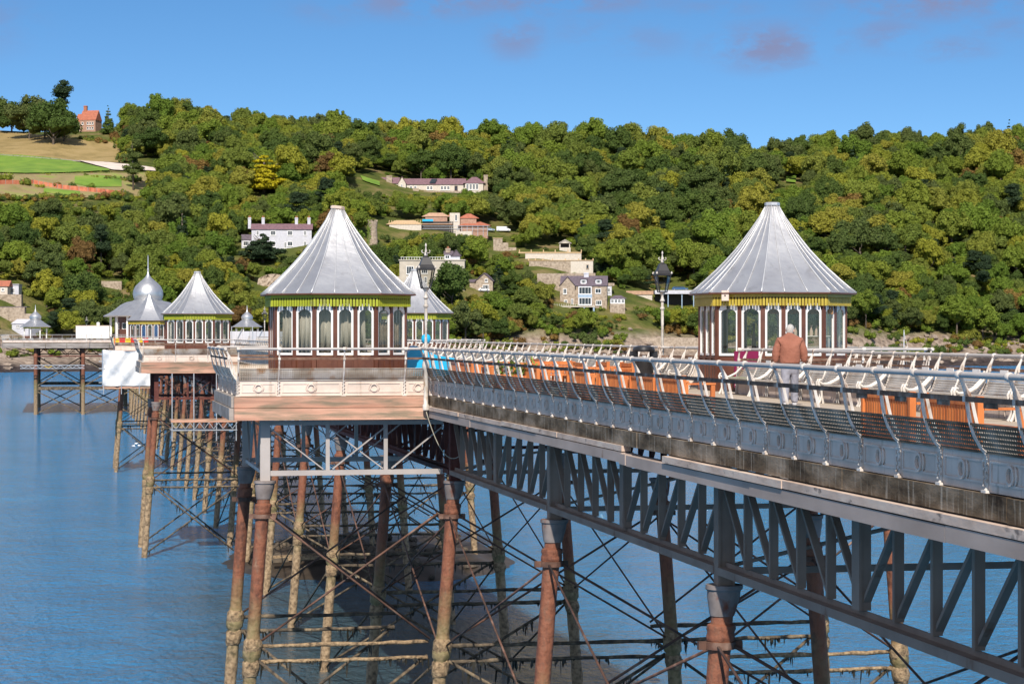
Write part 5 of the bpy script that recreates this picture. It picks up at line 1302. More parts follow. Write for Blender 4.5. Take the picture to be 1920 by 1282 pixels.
# 2 skyline house
B = Bld('brick_house', 'brown brick house with steep red tiled roof on the skyline', 'house', 142, 181, 247, -12, 192)
B.block(149, 180, 225, 'brick', 8); B.gable(149, 180, 225.5, 206, 'red_tile', 8, 0, .2); B.block(141, 148.8, 229, 'render_cream', 7, 1.5); B.gable(138, 149, 229, 212, 'red_tile', 7, 1.5, .2)
B.chimney(151, 157, 197, 212, 'chimney_pot', 3.4, 1.4, 0)
for x in (153, 163, 168, 173):
    B.window(x, x+3.4, 229, 234, bars=0)
    if x > 160: B.window(x, x+3.4, 238, 243, bars=0)
# 3 bungalow
B = Bld('long_bungalow', 'long low white bungalow with purple slate roof among the trees', 'house', 713, 913, 358, 0, 326)
B.block(713, 747, 344, 'render_cream', 8, 1); B.gable(713, 747, 344, 331.5, 'slate_purple', 8, 1); B.block(747, 761, 345, 'render_cream', 9, -1); B.front_gable(747, 761, 345, 332, 'slate_purple', 9, -1, .3, 'render_cream')
B.block(761, 872, 346, 'render_cream', 8, 1.2); B.gable(758, 872, 346, 333.5, 'slate_purple', 8, 1.2); B.block(872, 906, 344, 'render_cream', 9, -.6); B.gable(870, 909, 344, 331, 'slate_purple', 9, -.6, .4, hip=4)
B.chimney(724.5, 735, 329.5, 358, 'stone', .2, 1.4, 0); B.chimney(907, 914.5, 328, 358, 'stone', 0, 1.8, 0)
for x in (716, 738, 742): B.window(x, x+3.6, 346, 352, 1.0)
B.window(752, 755, 346, 354, -1.0)
for x in (768, 776, 800, 806, 826, 832, 838): B.window(x, x+5, 348.5, 356, 1.2)
for x in (874, 880, 886, 892): B.window(x, x+5, 344.8, 356, -.6)
B.window(852, 858, 348, 357.5, 1.2, 'brown_paint', name='door')
sk = MB().add([(B.X(805), .9, B.Z(343)), (B.X(816), .9, B.Z(343)), (B.X(819), 3.4, B.Z(336)), (B.X(809), 3.4, B.Z(336)), (B.X(805), .9, B.Z(343)+.2), (B.X(816), .9, B.Z(343)+.2), (B.X(819), 3.4, B.Z(336)+.35), (B.X(809), 3.4, B.Z(336)+.35)], [(0, 1, 5, 4), (1, 2, 6, 5), (2, 3, 7, 6), (3, 0, 4, 7), (4, 5, 6, 7)]).build('skylight', MT['dark_glass'], B.t)
B.block(775, 786, 354, 'stone', 1.5, -4, name='garden_wall'); B.block(795, 870, 359, 'stone', .8, -3, name='garden_wall')
# 4 construction site
B = Bld('house_under_construction', 'house under construction with red and bare timber roofs', 'house', 724, 921, 433, 0, 396)
B.block(730, 790, 421, 'render_cream', 9); r = B.gable(724, 793, 421, 412, 'new_timber', 9, 0, .2, hip=4)
for i in range(14): 
    x = 729+i*4.5; MB().bar((B.X(x), -.2, B.Z(420.5)), (B.X(x), 4.3, B.Z(412.6)), .25, .25).build('rafter', MT['new_timber'], B.t)
B.block(792, 850, 415, 'dark_inner', 8, 1); B.block(797, 838, 405, 'brick', 6, 3.5, 415); B.gable(791, 842, 405.5, 397.5, 'tan_tile', 6, 3.5, .3, hip=3); B.gable(790, 848, 421, 412, 'tan_tile', 8, .5, .3, hip=5)
B.block(843, 862, 399, 'render_cream', 5, 1.0); B.window(853, 857, 402, 414, 1.0, bars=0); B.gable(836, 860, 404, 399, 'red_tile', 5, 6, .2, hip=2)
B.block(863, 893, 409, 'brick', 6, 2, 421); B.gable(860, 897, 409, 399.5, 'red_tile', 6, 2, .3, hip=3.5); B.gable(860, 920, 423, 414, 'red_tile', 9, 0, .3, hip=5); B.block(864, 915, 423, 'brick', 8, .6)
for x in (858, 866, 876, 886, 896, 906, 914): MB().bar((B.X(x), -.4, -2), (B.X(x), -.4, B.Z(423)), .16, .16).build('scaffold_pole', MT['scaffold'], B.t)
for z in (424, 429): MB().bar((B.X(792), -.5, B.Z(z)), (B.X(918), -.5, B.Z(z)), .14, .14).build('scaffold_rail', MT['scaffold'], B.t)
B.block(792, 812, 411, 'blue_plastic', .3, .3, 415, 'tarpaulin'); B.block(855, 885, 434, 'render_cream', 2, -2.5, name='retaining_wall')
# vehicles on the hill
def car(name, label, cat, px0, px1, py, mat, van=False, yaw=0):
    p, d = GP((px0+px1)/2, py); p.z = H(p.x, p.y) + .35; L = (px1-px0)*d/F_PX; t = thing(name, label, cat, p, -TH+R_(yaw)); CLEAR.append([px0-1, px1+1, py-9, py, d])
    w_, h = 1.8, (2.0 if van else 1.4); a, b = -L/2, L/2
    if van: prof = [(a, .3), (b, .3), (b, .9), (b-.8, 1.15), (b-1.5, 2.0), (a+.1, 2.05), (a, 1.8)]
    else: prof = [(a, .3), (b, .3), (b, .75), (b-1.1, .9), (b-1.7, 1.38), (a+.9, 1.42), (a+.1, .95)]
    bo = MB().prism(prof, -w_/2, w_/2).build('body', MT[mat], t)
    if van: MB().prism([(b-1.45, 1.2), (b-.95, 1.2), (b-1.4, 1.8), (b-1.65, 1.8)], -w_/2-.02, w_/2+.02).build('window', MT['dark_glass'], t)
    else: MB().prism([(a+.75, .95), (b-1.25, .95), (b-1.75, 1.3), (a+1.0, 1.33)], -w_/2-.02, w_/2+.02).build('window', MT['dark_glass'], t)
    for x in (a+.8, b-.8):
        for y in (-w_/2, w_/2): 
            wh = MB().lathe([(.33, -.1), (.33, .1)], 14).build('wheel', MT['black_plastic'], t, (x, y, .33), rot=(R_(90), 0, 0)); MB().lathe([(.18, -.11), (.18, .11)], 10).build('rim', MT['scaffold'], wh)
    return t
car('van', 'white panel van parked right of the construction site', 'van', 931, 957, 435, 'car_white', True)
car('car', 'blue-grey car parked on the construction site beside the white van', 'car', 908, 928, 434.5, 'blue_grey')
# 5 tower
B = Bld('stone_tower', 'narrow old stone tower with ivy on one side', 'tower', 690, 707, 459, 0, 410)
m = MB(); m.lathe([(2.3, -3), (2.0, 2), (1.75, 6.5), (1.9, 7.2), (1.9, 9.0)], 14); m.build('wall', MT['stone'], B.t, smooth=True, ang=40)
for k in range(7): MB().box(-.3, .3, -.25, .25, 9.0, 9.6).build('merlon', MT['stone'], B.t, (1.65*math.cos(k*.9), 1.65*math.sin(k*.9), 0), rot=(0, 0, k*.9))
m = MB(); ri = random.Random(5)
for i in range(500):
    g = math.pi*(1.02 + .42*ri.random()); z = ri.uniform(-2, 8.6); q = 2.05 - .03*z; c = Vector((q*math.cos(g), q*math.sin(g), z)); s = .3; m.add([c+Vector((ri.uniform(-s, s), ri.uniform(-s, s), ri.uniform(-s, s))) for _ in range(4)], [(0, 1, 2, 3)])
o = m.build('ivy', MT['plant_leaf'], B.t); o['kind'] = 'stuff'
# 6 beige block
B = Bld('beige_block', 'flat-roofed beige block with a slate-gabled rooftop lookout', 'house', 749, 871, 536, 0, 464)
B.block(749, 871, 488.5, 'render_beige', 12); B.block(747.5, 872.5, 486.5, 'render_beige', 12.6, -.3, 488.4, 'parapet')
for i in range(17): MB().box(B.X(752+i*4.9), B.X(752.6+i*4.9), .0, .12, B.Z(486.4), B.Z(482.5)).build('rail_post', MT['frame_white'], B.t)
MB().box(B.X(751), B.X(834), .0, .14, B.Z(482.4), B.Z(481.8)).build('rail', MT['frame_white'], B.t)
B.block(833, 862, 477, 'render_white', 5, 2, 486.4); B.front_gable(846, 864, 480, 468.5, 'slate', 5, 1.6, .2, 'slate'); B.gable(833, 848, 477.5, 469.5, 'slate', 5, 2, .3); B.chimney(835, 844, 465, 473, 'stone', 3, 1.3, 2); B.window(834, 843, 478, 485, 2.0)
for x0, x1, y0, y1 in ((762, 776, 499, 514), (849, 864, 498, 509), (790, 802, 499, 513), (762, 776, 519, 532), (795, 801, 519, 531), (849, 860, 515, 530)): B.window(x0, x1, y0, y1, bars=2)
B.block(735, 748.8, 518, 'render_beige', 8, 1); B.window(738, 746, 520.5, 527, 1.0, bars=2)
# 7 cottage with white car
B = Bld('stone_cottage', 'small gabled stone cottage between the trees above the far kiosk', 'house', 880, 924, 545, -6, 510)
B.block(892, 924, 527, 'stone', 8); B.front_gable(892, 924, 527, 512.5, 'slate', 8, 0, .4, 'stone'); B.block(880, 891.8, 529, 'stone', 6, .6); B.gable(880, 893, 529, 523, 'slate', 6, .6); B.window(909, 915, 522.5, 529); B.window(905, 917, 534, 545, bars=3, name='garage_door')
car('car', 'white car parked in front of the small stone cottage', 'car', 897, 918, 547.5, 'car_white')
# 8 stone house by the shore
B = Bld('stone_house', 'stone house with slate roof, dormers and tall white bay windows', 'house', 1050, 1138, 573, -4, 509)
B.block(1050, 1138, 536, 'stone', 9.5); B.gable(1052, 1137, 536, 516.5, 'slate', 9.5); B.block(1050.5, 1078, 536, 'stone', 2, -1.2); B.front_gable(1050.5, 1078, 536, 519, 'slate', 6, -1.2, .35, 'stone')
B.chimney(1094, 1103, 510.5, 523, 'render_white', 4, 1.3, 0)
for x in (1088, 1116):
    B.block(x, x+12, 523.5, 'render_white', 3, .9, 533, 'dormer'); B.window(x+1.5, x+10.5, 524.5, 531.5, .9, bars=2); B.block(x-1, x+13, 522, 'slate', 3.4, .5, 523.4, 'dormer_roof')
B.block(1084.5, 1110, 537, 'render_white', 1.4, -1.42, 572, 'bay'); B.window(1085.5, 1109, 538, 551.5, -1.42, bars=3); B.window(1085.5, 1109, 558, 571.5, -1.42, bars=3); B.block(1084, 1110.5, 552, 'blue_grey', .12, -1.56, 557.5, 'bay_band')
B.window(1056, 1063, 541, 551, -1.2); B.window(1058, 1064, 562, 570, -1.2); B.window(1071, 1075, 560, 572, -1.2, name='door'); B.window(1116, 1127, 541, 550, bars=1); B.window(1117, 1128, 563, 572, bars=2)
B.block(1030, 1117, 574, 'render_cream', 6, -7.2, 576, 'terrace'); B.block(1030, 1072, 576.1, 'stone', 5.5, -7.0, name='terrace_wall')
for x in (1095, 1113): MB().box(B.X(x), B.X(x+3), -7.0, -6.5, -4.0, B.Z(576.2)).build('terrace_post', MT['blue_grey'], B.t)
B.block(1076, 1112, 576.5, 'dark_inner', .3, -2.0, name='lower_wall')
for i in range(26): MB().box(B.X(1031+i*3.3), B.X(1031.4+i*3.3), -7.15, -7.05, B.Z(573.9), B.Z(570)).build('rail_post', MT['frame_white'], B.t)
B.block(1004, 1056, 511, 'stone', 3, 10.5, name='yard_wall'); B.block(1056, 1114, 510, 'stone', 3, 14, name='yard_wall')
B = Bld('conservatory', 'small glazed conservatory on a stone base right of the stone house', 'conservatory', 1144, 1172, 586, 0, 552)
B.block(1144, 1172, 569, 'stone', 5); B.block(1144.5, 1171.5, 560, 'render_white', 4.6, .2, 569); B.gable(1144, 1174, 560, 553.5, 'slate', 4.6, .2, .3, hip=2)
for x in (1145.5, 1152, 1158.5, 1165): B.window(x, x+5.6, 560.5, 568.5, .2, bars=1)
B = Bld('white_outbuilding', 'white outbuilding with flat roof behind the conservatory', 'outbuilding', 1137, 1152, 554, 0, 530); B.block(1137, 1147, 536, 'render_white', 5); B.block(1133, 1152, 530.5, 'stone', 5.6, -.2, 535.9, 'roof'); B.window(1139, 1144, 540, 548)
# 9 garden terraces and pavilion
B = Bld('garden_terrace', 'grey terrace wall with orange stone balustrade, lower of the two', 'terrace', 992, 1112, 507, 0, 484)
B.block(992, 1070, 489, 'stone', 1.5); B.block(1070, 1112, 489, 'render_cream', 1.5); B.block(990, 1113, 487.5, 'new_timber', 1.9, -.2, 488.9, 'coping')
for x in (991, 1004, 1018, 1036, 1060, 1085, 1098, 1112): B.block(x-1, x+1, 484.5, 'new_timber', .6, 0, 487.4, 'pier_cap')
B.window(1099, 1104, 496, 504, frame='stone', bars=0)
B = Bld('garden_terrace', 'pale terrace wall with orange stone balustrade, upper of the two', 'terrace', 974, 1090, 487, 0, 468)
B.block(985, 1090, 475, 'render_cream', 1.5); B.block(972, 1090.5, 472.5, 'new_timber', 1.9, -.2, 474.9, 'coping')
for x in (974, 996, 1019, 1041, 1065, 1090): B.block(x-.9, x+.9, 468, 'new_timber', .6, 0, 472.4, 'pier_cap')
B = Bld('retaining_wall', 'stepped grey stone retaining wall left of the garden terraces', 'wall', 925, 968, 470, 0, 446)
B.block(925, 942, 447, 'stone', 1.5); B.block(942.2, 953, 455, 'stone', 1.5); B.block(953.2, 968, 464, 'stone', 1.5); B.block(924, 943, 446, 'new_timber', 1.8, -.15, 446.9, 'coping')
B = Bld('garden_pavilion', 'tiny cream gabled pavilion above the garden terraces', 'pavilion', 1048, 1071, 471, 0, 448)
B.block(1049, 1070, 464, 'render_cream', 4, 0, name='base'); 
for x in (1050, 1068): B.block(x-.9, x+.9, 456, 'render_cream', .5, .2, 463.9, 'column')
B.block(1049, 1070, 456, 'dark_inner', .3, 3, 463.9, 'back_wall'); B.front_gable(1049, 1070, 456, 450, 'render_cream', 4, 0, .3, 'render_cream')
# 10 carport
B = Bld('carport', 'flat white concrete carport deck on posts at the wood edge', 'carport', 1178, 1304, 572, 0, 533)
B.block(1228, 1304, 544, 'render_white', 9, 0, 551, 'deck')
for x in (1252, 1278, 1300): B.block(x, x+1.6, 551.1, 'blue_grey', .5, .4, name='post')
B.block(1230, 1300, 551.1, 'dark_inner', .6, 6, name='back_wall'); B.block(1175, 1226, 545, 'tan_tile', 7, 3, 552, 'roof'); B.block(1178, 1224, 552.1, 'render_cream', 6.4, 3.3)
p = B.t.matrix_basis; cbl = car('car', 'dark blue car parked on the white carport deck', 'car', 1262, 1291, 544, 'car_blue')
q = Matrix.Translation(B.t.location) @ Matrix.Rotation(-TH, 4, 'Z') @ Vector((B.X(1276), 3.0, B.Z(544)+.02)); cbl.location = q
# 11 left-edge group
B = Bld('red_roof_cottage', 'cottage with red roof at the left edge above the stone walls', 'house', -20, 15, 553, 0, 522); B.block(-20, 14, 537, 'render_cream', 6); B.gable(-20, 15, 537, 525.5, 'red_tile', 6); B.window(3, 8, 540, 546)
B = Bld('garage', 'small white flat-roofed garage right of the red-roofed cottage', 'garage', 14, 36, 553, 0, 530); B.block(15, 35, 534, 'render_white', 5); B.block(13.5, 36, 532.5, 'render_white', 5.6, -.3, 533.9, 'roof'); B.window(17, 28, 540, 550, bars=3, name='garage_door')
B = Bld('retaining_wall', 'tall tan stone retaining wall at the left edge, lower tier', 'wall', -20, 62, 602, 0, 570)
B.block(-20, 46, 576, 'stone', 2.5); B.block(46.2, 62, 588, 'stone', 2.5); B.block(-20, 50, 574.5, 'slate', 5, .2, 575.9, 'coping')
B = Bld('retaining_wall', 'tan stone retaining wall at the left edge, upper tier', 'wall', -20, 78, 572, 0, 556); B.block(-20, 40, 552, 'stone', 2.5)
B = Bld('white_cottage', 'white cottage by the shore behind the left domed shelter', 'house', 18, 56, 625, -20, 594); B.block(20, 56, 607, 'render_white', 7); B.gable(20, 56, 607, 598, 'render_white', 7, 0, .3); 
for x in (30, 34, 42, 48): B.window(x, x+3, 609.5, 614, bars=0)
B = Bld('sea_wall', 'low stone sea wall along the shore left of the right kiosk', 'wall', 1180, 1320, 652, 0, 630); B.block(1176, 1325, 633, 'stone', 2)
B = Bld('shore_wall', 'pale stone wall among bushes above the second kiosk', 'wall', 190, 228, 540, 0, 525); B.block(190, 228, 527, 'stone', 1.5)
B = Bld('quarry_face', 'pinkish bare bank face beside the big left roof', 'bank', 482, 540, 540, 0, 510)
m = MB(); vs = []; nx, nz = 16, 8
for j in range(nz+1):
    for i in range(nx+1): vs.append((B.X(482+58*i/nx), 3.0*j/nz + RNG.normal(0, .35), -2 + (B.Z(513)+2)*j/nz*(1-.25*abs(2*i/nx-1)**2)))
m.add(vs, [(j*(nx+1)+i, j*(nx+1)+i+1, (j+1)*(nx+1)+i+1, (j+1)*(nx+1)+i) for j in range(nz) for i in range(nx)]); m.add([(B.X(482), 8, -2), (B.X(540), 8, -2), (B.X(540), 3, B.Z(525)), (B.X(482), 3, B.Z(525))], [(0, 1, 2, 3)]); m.build('face', MT['stone'], B.t)

# ================================================================== TREES
def leaf_mat(name, cols, sat=1.0):
    m, t, b, pos = newmat(name)
    oi = N(t, 'ShaderNodeObjectInfo')
    c = ramp(t, oi.outputs['Random'], [(i/max(1, len(cols)-1), k) for i, k in enumerate(cols)])
    n = noise(t, pos, .9, 3); hs = N(t, 'ShaderNodeHueSaturation', inp={'Saturation': sat})
    mr = N(t, 'ShaderNodeMapRange', inp={'From Min': .3, 'From Max': .7, 'To Min': .72, 'To Max': 1.35}); t.links.new(n, mr.inputs['Value']); t.links.new(mr.outputs[0], hs.inputs['Value']); t.links.new(c, hs.inputs['Color'])
    t.links.new(hs.outputs[0], b.inputs['Base Color']); b.inputs['Roughness'].default_value = .75; b.inputs['Specular IOR Level'].default_value = .2
    tr = N(t, 'ShaderNodeBsdfTranslucent'); t.links.new(hs.outputs[0], tr.inputs[0]); mxs = N(t, 'ShaderNodeMixShader', inp={0: .34}); out = t.nodes['Material Output']
    t.links.new(b.outputs[0], mxs.inputs[1]); t.links.new(tr.outputs[0], mxs.inputs[2]); t.links.new(mxs.outputs[0], out.inputs['Surface'])
    return m
MT['leaf_dark'] = leaf_mat('leaf_dark', [(.062, .102, .022), (.090, .132, .026), (.108, .132, .038), (.072, .115, .024)])
MT['leaf_mid'] = leaf_mat('leaf_mid', [(.112, .178, .024), (.145, .208, .026), (.195, .232, .032), (.13, .168, .034), (.17, .225, .026)])
MT['leaf_olive'] = leaf_mat('leaf_olive', [(.195, .232, .030), (.255, .260, .028), (.28, .26, .04), (.18, .21, .036), (.31, .30, .032)])
MT['leaf_brown'] = leaf_mat('leaf_brown', [(.16, .10, .035), (.20, .115, .035), (.25, .165, .045)])
MT['leaf_gold'] = leaf_mat('leaf_gold', [(.36, .31, .012), (.42, .36, .014)])
MT['leaf_pine'] = leaf_mat('leaf_pine', [(.028, .050, .022), (.040, .066, .028)])
MT['bark'] = pm('bark', [(.3, (.06, .045, .032)), (.7, (.14, .11, .085))], 2, rough=.9)
ICO = None
def ico():
    global ICO
    if ICO is None:
        bm = bmesh.new(); bmesh.ops.create_icosphere(bm, subdivisions=1, radius=1); ICO = (np.array([v.co[:] for v in bm.verts]), [tuple(v.index for v in f.verts) for f in bm.faces]); bm.free()
    return ICO
def crown_from_lobes(name, lobes, mat, rng, per=200, ls=(.32, .8), flat=1.0):
    """lobes: (centre, radius); leaf-sized quads over each lobe around a dark core"""
    V = []; Fq = []
    iv, if_ = ico()
    for c, r in lobes:
        b = len(V); q = iv*r*.80*np.array([1, 1, flat]) + c
        V.extend(map(tuple, q)); Fq.extend([tuple(b+i for i in f) for f in if_])
        k = int(per*(r/1.8)**1.6)
        n = rng.normal(size=(k, 3)); n /= np.linalg.norm(n, axis=1)[:, None]; n[:, 2] = np.where(n[:, 2] < -.45, -n[:, 2], n[:, 2])
        pos = c + n*r*np.array([1, 1, flat])*rng.uniform(.74, 1.2, (k, 1))
        nn = n + rng.normal(0, .55, (k, 3)); nn /= np.linalg.norm(nn, axis=1)[:, None]
        t1 = np.cross(nn, rng.normal(size=(k, 3))); t1 /= np.linalg.norm(t1, axis=1)[:, None]; t2 = np.cross(nn, t1)
        s = rng.uniform(ls[0], ls[1], (k, 1)); a = s*.55
        P = np.stack([pos - t1*s*.5, pos - t2*a*.6 + t1*s*.08, pos + t1*s*.5, pos + t2*a*.6 + t1*s*.08], 1)
        b = len(V); V.extend(map(tuple, P.reshape(-1, 3))); Fq.extend([(b+4*i, b+4*i+1, b+4*i+2, b+4*i+3) for i in range(k)])
    me = bpy.data.meshes.new(name); me.from_pydata(V, [], Fq); me.update(); me.materials.append(mat); return me
def trunk_mesh(name, h, r, branches, rng, lean=0.0):
    m = MB(); top = Vector((lean*h, 0, h)); m.tube([(0, 0, -1.5), (lean*h*.3, 0, h*.4), top], [r*1.3, r, r*.6], 7)
    for i in range(branches):
        g = rng.uniform(0, 6.28); l = rng.uniform(.25, .45)*h; z = rng.uniform(.5, .95)*h
        m.tube([(lean*z, 0, z), (lean*z+math.cos(g)*l*.6, math.sin(g)*l*.6, z+l*.5), (lean*z+math.cos(g)*l, math.sin(g)*l, z+l*.9)], [r*.5, r*.35, r*.15], 5)
    return m.mesh(name, MT['bark'], True)
def broad(seed, R, Hh, mat, nl=26, per=200):
    rng = np.random.default_rng(seed); lobes = []; cz = Hh*.60; rz = Hh*.42
    lobes.append((np.array([0, 0, cz]), R*.52)); sk = rng.normal(0, .35, 2)
    for i in range(nl):
        n = rng.normal(size=3); n /= np.linalg.norm(n); n[2] = n[2] if n[2] > -.5 else -n[2]*.5
        f = rng.uniform(.50, .92)*(1 + .25*(n[0]*sk[0] + n[1]*sk[1])); lobes.append((np.array([n[0]*R*f, n[1]*R*f, cz + n[2]*rz*f]), rng.uniform(.12, .34)*R))
    return crown_from_lobes('crown', lobes, mat, rng, per), trunk_mesh('trunk', Hh*.55, .28, 5, rng)
def spruce(seed, R, Hh, mat):
    rng = np.random.default_rng(seed); lobes = []
    for j in range(10):
        z = Hh*(.12 + .86*j/9); r = R*(1 - .93*j/9)
        for k in range(max(1, int(6*(1-j/11)))):
            g = rng.uniform(0, 6.28); lobes.append((np.array([math.cos(g)*r*.6, math.sin(g)*r*.6, z]), max(.35, r*.55)))
    return crown_from_lobes('crown', lobes, mat, rng, 130, (.3, .7), .75), trunk_mesh('trunk', Hh*.85, .25, 0, rng)
def pine(seed, R, Hh, mat, clear=.5):
    rng = np.random.default_rng(seed); lobes = []
    for i in range(24):
        g = rng.uniform(0, 6.28); f = rng.uniform(.1, .85); z = Hh*(clear + (.98-clear)*rng.random()); w_ = 1 - .5*(z/Hh-clear)/(1-clear); lobes.append((np.array([math.cos(g)*R*f*w_, math.sin(g)*R*f*w_, z]), rng.uniform(.24, .42)*R))
    return crown_from_lobes('crown', lobes, mat, rng, 150, (.3, .65), .5), trunk_mesh('trunk', Hh*.9, .26, 0, rng, rng.uniform(-.04, .04))
def cedar(seed, R, Hh, mat):
    rng = np.random.default_rng(seed); lobes = []
    for j in range(7):
        z = Hh*(.2 + .78*j/6); r = R*(1 - .8*(j/6)**1.5)
        for k in range(7):
            g = rng.uniform(0, 6.28); lobes.append((np.array([math.cos(g)*r*rng.uniform(.3, .85), math.sin(g)*r*rng.uniform(.3, .85), z + rng.normal(0, .2)]), r*.36))
    return crown_from_lobes('crown', lobes, mat, rng, 170, (.4, .9), .36), trunk_mesh('trunk', Hh*.9, .35, 4, rng)
def bush(seed, R, mat):
    rng = np.random.default_rng(seed); lobes = [(np.array([rng.normal(0, R*.45), rng.normal(0, R*.45), R*.35+rng.random()*R*.4]), R*rng.uniform(.3, .5)) for _ in range(9)]
    return crown_from_lobes('crown', lobes, mat, rng, 150, (.25, .55)), trunk_mesh('trunk', R*.6, .1, 3, rng)
SPEC = []      # (crown, trunk, kind words, R, H, weight)
for i, (mt, wrd, wt) in enumerate((('leaf_dark', 'rounded dark green broadleaf tree', 5), ('leaf_dark', 'rounded dark green broadleaf tree', 4), ('leaf_mid', 'full mid-green broadleaf tree', 6), ('leaf_mid', 'full mid-green broadleaf tree', 6), ('leaf_mid', 'full mid-green broadleaf tree', 5), ('leaf_olive', 'yellowish olive-green broadleaf tree', 5), ('leaf_olive', 'yellowish olive-green broadleaf tree', 5), ('leaf_brown', 'bronze-brown early autumn tree', .9), ('leaf_dark', 'rounded dark green broadleaf tree', 3))):
    R0, H0 = (5.2, 11.5) if i % 2 else (6.0, 12.5)
    SPEC.append((*broad(100+i, R0, H0, MT[mt], 36+4*(i % 4)), wrd, R0, H0, wt))
SPEC.append((*spruce(201, 3.2, 13, MT['leaf_pine']), 'pointed dark conifer', 3.2, 13, .9))
SPEC.append((*pine(202, 5.0, 14.5, MT['leaf_pine']), 'flat-topped dark pine', 5, 14.5, .9))
BUSH = [(*bush(300+i, 2.4, MT[mt]), wrd, 2.4, 3.2) for i, (mt, wrd) in enumerate((('leaf_mid', 'low green shore bush'), ('leaf_olive', 'low olive shore bush'), ('leaf_brown', 'low brown shore bush'), ('leaf_dark', 'low dark green shore bush')))]
def place_tree(name, label, cat, sp, x, y, s, group=None, sz=1.0, rz=None):
    t = thing(name, label, cat, (x, y, H(x, y)-.4), random.uniform(0, 6.28) if rz is None else rz, group); ax = random.uniform(.82, 1.22) if group else 1.0; t.scale = (s*ax, s/ax**.5, s*sz)
    inst('crown', sp[0], t); inst('trunk', sp[1], t); return t
# keep-out areas that are open ground in the photograph
OPEN = [(-40, 214, 238, 306), (-40, 285, 300, 322), (-40, 214, 324, 372), (140, 184, 190, 249), (672, 714, 328, 352)]
_p, _d = GP(1483, 345); CLEAR.append([1473, 1494, 328, 346, _d])
TREES_DONE = []
def special(label, px, py, sp, s, sz=1.0, cat='tree', name='tree', clear=True, sink=0.0):
    p, d = GP(px, py); t = place_tree(name, label, cat, sp, p.x, p.y, s, None, sz, 0.3 + px*.7); t.location.z -= sink
    if clear: CLEAR.append([px-3.0*s*1.2*F_PX/d/2, px+3.0*s*1.2*F_PX/d/2, py-10*s*sz*F_PX/d*.9, py, d-2])
    TREES_DONE.append((p.x, p.y, 3*s))
GOLD = (*cedar(401, 6.0, 10, MT['leaf_gold']), '', 6, 10, 0); CEDAR = (*cedar(402, 6.0, 8, MT['leaf_pine']), '', 6, 8, 0)
TALLPINE = (*pine(403, 4.4, 15, MT['leaf_pine'], .28), '', 4.4, 15, 0); SCOTS = (*pine(404, 4.4, 15, MT['leaf_dark'], .35), '', 4.4, 15, 0); CONE = (*spruce(405, 3.0, 11, MT['leaf_dark']), '', 3, 11, 0)
special('golden-yellow tiered conifer on the hill above the white house', 495, 362, GOLD, 1.8, .9, 'conifer', 'golden_conifer')
special('dark cedar with flat tiers in front of the white house', 493, 492, CEDAR, 1.35, 1.0, 'cedar', 'cedar_tree')
special('tall ragged dark pine on the skyline left of the brick house', 118, 252, TALLPINE, 1.6, 1.1, 'pine', 'pine_tree', False)
special('slim cone-shaped dark tree on the skyline right of the brick house', 203, 252, CONE, 1.15, 1.15, 'conifer', 'conical_tree', False)
special('dark pine with bare trunk beside the pale track', 250, 358, SCOTS, 1.35, 1.15, 'pine', 'pine_tree')
special('umbrella pine on the skyline above the bungalow, left of a pair', 770, 262, TALLPINE, 1.0, 1.0, 'pine', 'pine_tree', False)
special('umbrella pine on the skyline above the bungalow, right of a pair', 798, 264, TALLPINE, 1.05, 1.0, 'pine', 'pine_tree', False)
special('tall dark pine on the skyline right of the bungalow', 952, 285, SCOTS, 1.3, 1.1, 'pine', 'pine_tree', False)
LS = [('at the left picture edge', -8, 246, 0, 1.3), ('second from the left picture edge', 22, 250, 1, 1.35), ('behind the second from the left edge', 40, 243, 8, 1.3), ('third from the left picture edge', 55, 262, 0, 1.55), ('fourth from the left picture edge', 84, 262, 1, 1.4), ('fifth from the left, under the tall pine', 100, 272, 8, 1.6), ('right of the tall pine', 120, 266, 0, 1.15)]
for wd_, px, py, k, s_ in LS: special('big dark round tree on the left skyline, ' + wd_, px, py, SPEC[k], s_*1.28, .98, 'tree', 'broadleaf_tree', False, 4.2)
special('large dark green tree in front of the beige block', 848, 592, SPEC[8], 1.35, 1.1, 'tree', 'broadleaf_tree', False)
special('slender golden conifer left of the stone house', 1005, 553, CONE, .62, 1.0, 'conifer', 'conical_tree', False)
special('yellow-green pointed conifer beside the stone cottage', 932, 555, CONE, .75, 1.0, 'conifer', 'conical_tree', False)
special('dark spreading tree left of the second kiosk', 165, 600, SPEC[8], 1.35, .95, 'tree', 'broadleaf_tree', False)
for i, (px, py, s) in enumerate(((50, 348, .8), (75, 352, .5), (108, 352, .6), (135, 354, .7), (170, 356, .7), (5, 340, 1.0))): 
    p, d = GP(px, py); place_tree('shrub', 'shrub in the rough field above the orange netting, %s from the left' % ordw((1, 2, 3, 4, 5, 0)[i]), 'shrub', BUSH[i % 4], p.x, p.y, s*1.6)
